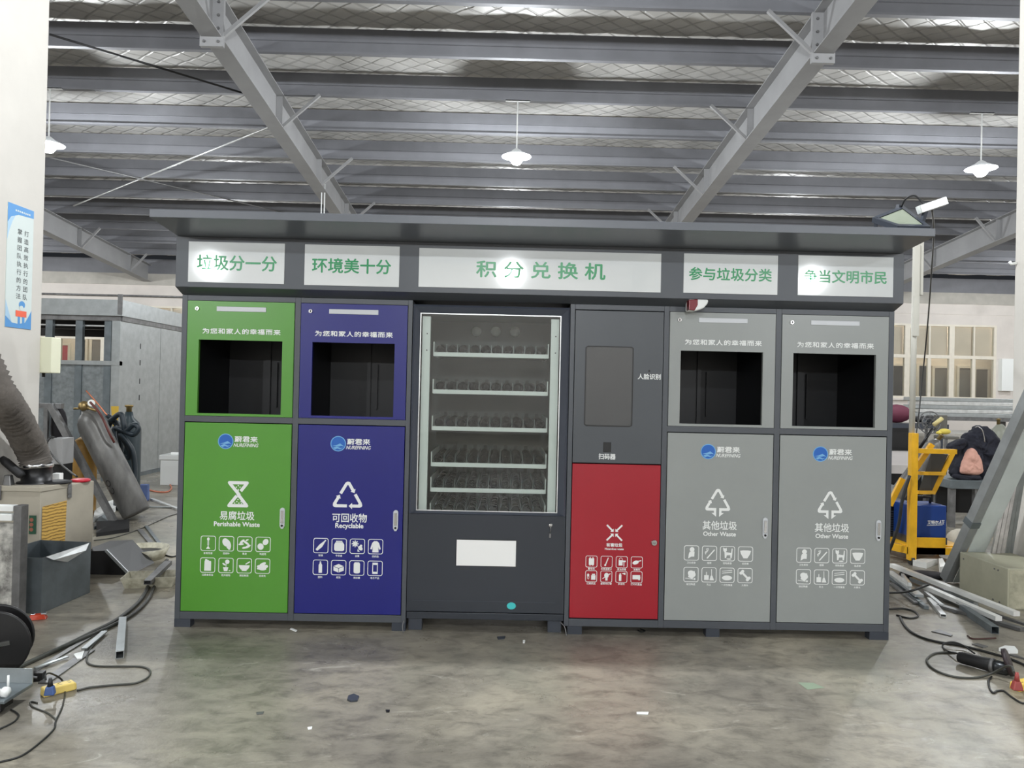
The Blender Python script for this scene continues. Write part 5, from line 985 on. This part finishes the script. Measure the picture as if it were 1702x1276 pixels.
e = thing('welding_machine', 'black ribbed welding machine half hidden behind the kiosk right edge', 'welding machine', (3.62, 2.5, .16)); obj('case', MB().box(3.47, 3.79, 2.48, 2.85, .16, .50), M_black, e, .008); q = MB()
for i in range(11): q.box(3.50, 3.77, 2.468, 2.485, .17+.022*i, .18+.022*i)
obj('vent_ribs', q, M_dark, e); q = MB()
for i in range(3): q.lathe([(.016, 0), (.016, .02)], (3.66+.045*i, 2.48, .455), (0, -1, 0), 12)
obj('terminal', q, M_steel, e)
tube_px('cable', [(1512, 790, 2.0), (1500, 830, 2.0), (1494, 870, 2.02), (1484, 900, 2.05), (1474, 925, 2.1)], .014, M_cabled, 'thick black cable hanging along the yellow post', 'cable'); tube_px('cable', [(1549, 345, -.3), (1552, 385, .5), (1549, 440, 1.5), (1545, 500, 2.2), (1540, 560, 2.5), (1534, 620, 2.6), (1527, 690, 2.5), (1521, 735, 2.15)], .006, M_cabled, 'thin dark cable hanging from the solar lamp down beside the grey pole', 'cable')
# bundle on the cart's top
e = thing('torch_holder', 'black welding torch with a yellow tip above the cart', 'welding torch', at(1545, 715, 2.6)); obj('torch_stem', MB().tube([at(1528, 745, 2.6), at(1550, 712, 2.6)], .014, 8), M_black, e); obj('torch_tip', MB().tube([at(1552, 706, 2.6), at(1566, 695, 2.6)], .02, 10), mat('cream_tip', rgb(214, 200, 140), .5), e)
solo('work_glove', MB().ell(tuple(at(1570, 717, 3.0)), .06, .04, .03).ell(tuple(at(1561, 719, 3.0)), .03, .03, .018), mat('yellow_glove', rgb(216, 196, 90), .8), 'yellow work glove lying among the tools above the cart', 'glove')
# bench with jacket, cylinder behind
e = thing('steel_bench', 'low grey steel bench under the navy jacket', 'bench', (5.35, 4.2, 0)); obj('bench_top', MB().box(5.08, 5.7, 3.95, 4.55, .44, .54), M_galvd, e, .005)
for x in (5.12, 5.40, 5.66):
    for y in (4.0, 4.5): obj('leg', MB().box(x-.03, x+.03, y-.03, y+.03, 0, .44), M_steel, e)
obj('lower_panel', MB().box(5.12, 5.66, 4.3, 4.32, .12, .42), M_black, e)
def cloth(name, outline, Y_, thick, m, seed, parent=None, org=None):
    pts = [at(x, y, Y_) for x, y in outline]; c_ = sum(pts, Vector())/len(pts); rg = random.Random(seed); mb = MB(); n = len(pts); rings = [(1.0, 0.0), (.96, .55), (.75, .9), (.45, 1.0), (.15, 1.03)]
    for sgn in (-1, 1):
        base = len(mb.v)
        for k_, h_ in rings:
            for i, p in enumerate(pts):
                a_ = 2*PI*i/n; w_ = 1+.16*math.sin(5*a_+seed)*(h_ > .3)+.08*rg.uniform(-1, 1)*(h_ > .3)
                q_ = c_+(p-c_)*k_; mb.v.append((q_.x, Y_+sgn*thick*h_*w_, q_.z))
        mb.v.append((c_.x, Y_+sgn*thick*1.03, c_.z))
        for r_ in range(len(rings)-1):
            for i in range(n): j = (i+1) % n; mb.f.append((base+r_*n+i, base+r_*n+j, base+(r_+1)*n+j, base+(r_+1)*n+i)); mb.sm.append(True); mb.mi.append(0)
        for i in range(n): j = (i+1) % n; mb.f.append((base+(len(rings)-1)*n+i, base+(len(rings)-1)*n+j, len(mb.v)-1)); mb.sm.append(True); mb.mi.append(0)
    o = obj(name, mb, m, parent); s_ = o.modifiers.new('subdivision', 'SUBSURF'); s_.levels = s_.render_levels = 3
    tx = bpy.data.textures.new('folds', 'CLOUDS'); tx.noise_scale = .09; tx.noise_depth = 2; dm = o.modifiers.new('folds', 'DISPLACE'); dm.texture = tx; dm.strength = thick*.62; dm.mid_level = .5; return o
e = thing('jacket', 'navy jacket with a pale pink lining thrown over the steel bench', 'jacket', at(1625, 795, 4.1))
M_navy = mat('navy_cloth', rgb(28, 30, 42), .85, var=.2, scale=12); M_pink = mat('pink_fleece', rgb(214, 164, 148), .9, var=.1, scale=10, bump=.3, bscale=25)
obj_body = cloth('jacket_body', [(1604, 722), (1612, 715), (1622, 708), (1636, 707), (1648, 715), (1660, 728), (1664, 745), (1656, 762), (1652, 785), (1640, 800), (1620, 798), (1600, 797), (1580, 795), (1578, 775), (1588, 752), (1594, 735)], 4.15, .13, M_navy, 1, e)
cloth('pink_lining', [(1610, 745), (1620, 744), (1627, 755), (1632, 775), (1634, 788), (1620, 790), (1604, 789), (1594, 787), (1598, 772), (1602, 757)], 4.02, .05, M_pink, 2, e); cloth('sleeve', [(1570, 742), (1585, 734), (1602, 726), (1608, 735), (1598, 748), (1580, 752)], 4.06, .06, M_navy, 3, e); cloth('bottom_hem', [(1580, 786), (1600, 790), (1630, 789), (1634, 797), (1610, 799), (1582, 796)], 4.0, .04, M_navy, 4, e)
obj('zip', MB().tube(spline([at(1621, 710, 4.0), at(1626, 709, 3.99), at(1633, 716, 3.98), at(1637, 735, 3.98)], 5), .006, 6), M_chrome, e)
e = thing('gas_cylinder', 'olive grey gas cylinder standing behind the navy jacket', 'gas cylinder', (5.95, 4.8, 0)); c_ = at(1662, 710, 4.9); zt = c_.z+.02; obj('bottle', MB().lathe([(0, 0), (.115, 0), (.12, .02), (.12, zt-.14), (.1, zt-.05), (.05, zt), (.03, zt+.02), (0, zt+.02)], (c_.x, 4.9, 0), n=24), mat('olive_grey_paint', rgb(136, 138, 126), .4), e); obj('valve', MB().lathe([(.02, 0), (.02, .06), (.035, .065), (0, .08)], (c_.x-.02, 4.9, zt+.015), n=12), M_brass, e)
e = thing('office_chair', 'grey metal chair back standing beyond the cart', 'chair', (4.9, 5.5, 0)); a, b = at(1566, 690, 5.5), at(1588, 722, 5.5); cl = mat('grey_shell', rgb(104, 102, 94), .6); obj('backrest', MB().box(a.x, b.x, 5.68, 5.71, b.z, a.z), cl, e, .012); obj('seat', MB().box(a.x, b.x, 5.4, 5.7, b.z-.06, b.z-.02), cl, e, .01)
for x in (a.x+.02, b.x-.02):
    for y in (5.43, 5.69): obj('leg', MB().box(x-.012, x+.012, y-.012, y+.012, 0, b.z-.05), M_steel, e)
e = thing('floor_fan', 'round dark wire fan standing beyond the cart', 'fan', (4.6, 5.6, 0)); c_ = at(1545, 702, 5.6); q = MB()
for r_ in (.05, .1, .15): q.tube([(c_.x+r_*math.cos(t), 5.6, c_.z+r_*math.sin(t)) for t in [2*PI*k/24 for k in range(25)]], .007, 6, caps=False)
for k in range(8): q.tube([(c_.x, 5.59, c_.z), (c_.x+.15*math.cos(k*PI/4), 5.59, c_.z+.15*math.sin(k*PI/4))], .004, 5)
obj('guard', q, M_steel, e); obj('motor', MB().lathe([(.05, 0), (.05, .1), (.03, .14)], (c_.x, 5.6, c_.z), (0, 1, 0), 14), M_dark, e); obj('stand', MB().box(c_.x-.015, c_.x+.015, 5.66, 5.69, 0, c_.z-.03).box(c_.x-.15, c_.x+.15, 5.55, 5.8, 0, .02), M_steel, e)
# stacks of sheet metal
e = thing('sheet_stack', 'low stack of pale steel sheets on dark bearers behind the cart', 'sheet stack', (6.4, 6.9, 0)); q = MB().box(4.95, 8.0, 5.9, 8.6, .40, .52); obj('sheets', q, mat('pale_sheet', rgb(214, 208, 204), .3, .1, var=.05, scale=1), e)
for y in (6.0, 7.2, 8.4): obj('bearer', MB().box(5.0, 7.95, y-.06, y+.06, 0, .40), M_black, e)
e = thing('sheet_stack', 'higher stack of grey steel sheets farther back on the right', 'sheet stack', (9.5, 11, 0)); obj('sheets', MB().box(7.6, 12.0, 9.6, 11.2, .62, .80), mat('grey_sheet', rgb(178, 174, 166), .4, .1, var=.1, scale=1), e)
for x in (7.8, 9.8, 11.8): obj('bearer', MB().box(x-.1, x+.1, 9.7, 11.1, 0, .62), M_steel, e)
e = thing('profile_rack', 'rack stacked with long bright metal profiles before the far windows', 'rack', (10.2, 12.1, 0))
for x in (9.4, 11.2, 13): obj('rack_post', MB().box(x-.05, x+.05, 12.2, 12.3, 0, 1.1), M_steel, e)
obj('rack_shelf', MB().box(9.0, 13.2, 11.9, 12.5, .98, 1.06), M_steel, e)
k = 0
PL = ['topmost bright profile on the far rack', 'second bright profile from the top of the far rack', 'third bright profile from the top of the far rack', 'fourth bright profile from the top of the far rack', 'lowest bright profile on the far rack']
for i in range(5): solo('metal_profile', MB().box(9.05+.1*(i % 2), 13.1, 11.92, 12.42, 1.06+.085*i, 1.06+.085*i+.08), M_alu if i % 2 else M_galv, PL[4-i], 'metal profile', .006)
e = thing('work_table', 'dark work table with a maroon bag on it at the right kiosk edge', 'table', (6.5, 8.0, 0)); a, b = at(1482, 692, 9.0), at(1572, 697, 9.0); obj('table_top', MB().box(a.x-.4, b.x, 8.9, 9.5, a.z-.2, a.z-.12), M_dark, e)
for x in (a.x-.3, b.x-.1): obj('leg', MB().box(x-.03, x+.03, 8.95, 9.0, 0, a.z-.2), M_dark, e)
obj('apron', MB().box(a.x-.4, a.x+.3, 8.92, 8.94, a.z-.6, a.z-.2), M_black, e)
c_ = at(1490, 682, 9.2); solo('maroon_bag', MB().ell((c_.x, 9.2, a.z-.12+.17), .28, .15, .17), mat('maroon_cloth', rgb(96, 38, 58), .7), 'maroon bag lying on the dark work table', 'bag')
c_ = at(1540, 690, 9.2); solo('dark_bundle', MB().ell((c_.x+.05, 9.2, a.z-.12+.07), .32, .14, .07), M_rubber, 'dark bundle of tools on the work table', 'bundle')
e = thing('motor_pump', 'dark low machine on the floor under the bench', 'machine', (5.2, 5.0, 0)); obj('machine_body', MB().box(4.75, 5.05, 4.75, 5.3, 0, .3), M_dark, e, .01); obj('machine_lid', MB().box(4.74, 5.06, 4.74, 5.31, .3, .33), M_galvd, e)
p = at(1586, 885, 2.6); solo('white_sack', MB().ell((p.x+.16, 2.75, .10), .13, .12, .10), mat('white_sackcloth', rgb(200, 194, 180), .9, var=.15, scale=10), 'white sack beside the blue welding machine', 'sack')

# loose bits on the open floor
for poly, h, m, l in (([(579, 1158), (588, 1155), (597, 1159), (594, 1166), (583, 1167), (577, 1164)], .008, M_dark, 'dark grey chip of sheet lying alone in the middle of the floor'), ([(1326, 1134), (1352, 1135), (1371, 1143), (1342, 1146)], .001, mat('pale_green_sheet', rgb(140, 156, 134), .5), 'pale green flat card on the floor before the grey bins'), ([(1058, 1184), (1078, 1184), (1077, 1188), (1058, 1187)], .004, M_white, 'small white chip on the floor below the red bin'), ([(826, 1059), (840, 1058), (838, 1062), (828, 1063)], .005, M_dark, 'small dark chip on the floor before the vending machine'), ([(426, 1184), (439, 1183), (437, 1187), (427, 1188)], .003, M_steel, 'flat brown chip on the left floor'), ([(641, 1181), (648, 1181), (647, 1184), (642, 1184)], .006, M_black, 'tiny black chip right of the dark grey one'), ([(484, 1044), (494, 1048), (492, 1050), (482, 1046)], .004, M_white, 'white paper bit before the blue bin'), ([(869, 1065), (873, 1065), (872, 1069), (869, 1069)], .006, M_white, 'tiny white bit before the vending machine'), ([(511, 1209), (519, 1208), (518, 1212), (512, 1213)], .003, M_white, 'tiny white bit on the lower left floor')):
    scrap(poly, h, m, l)
cord('cable', [(1060, 1047), (1066, 1050), (1072, 1048), (1064, 1045)], .004, M_cabled, 'small wire curl under the right cabinet')
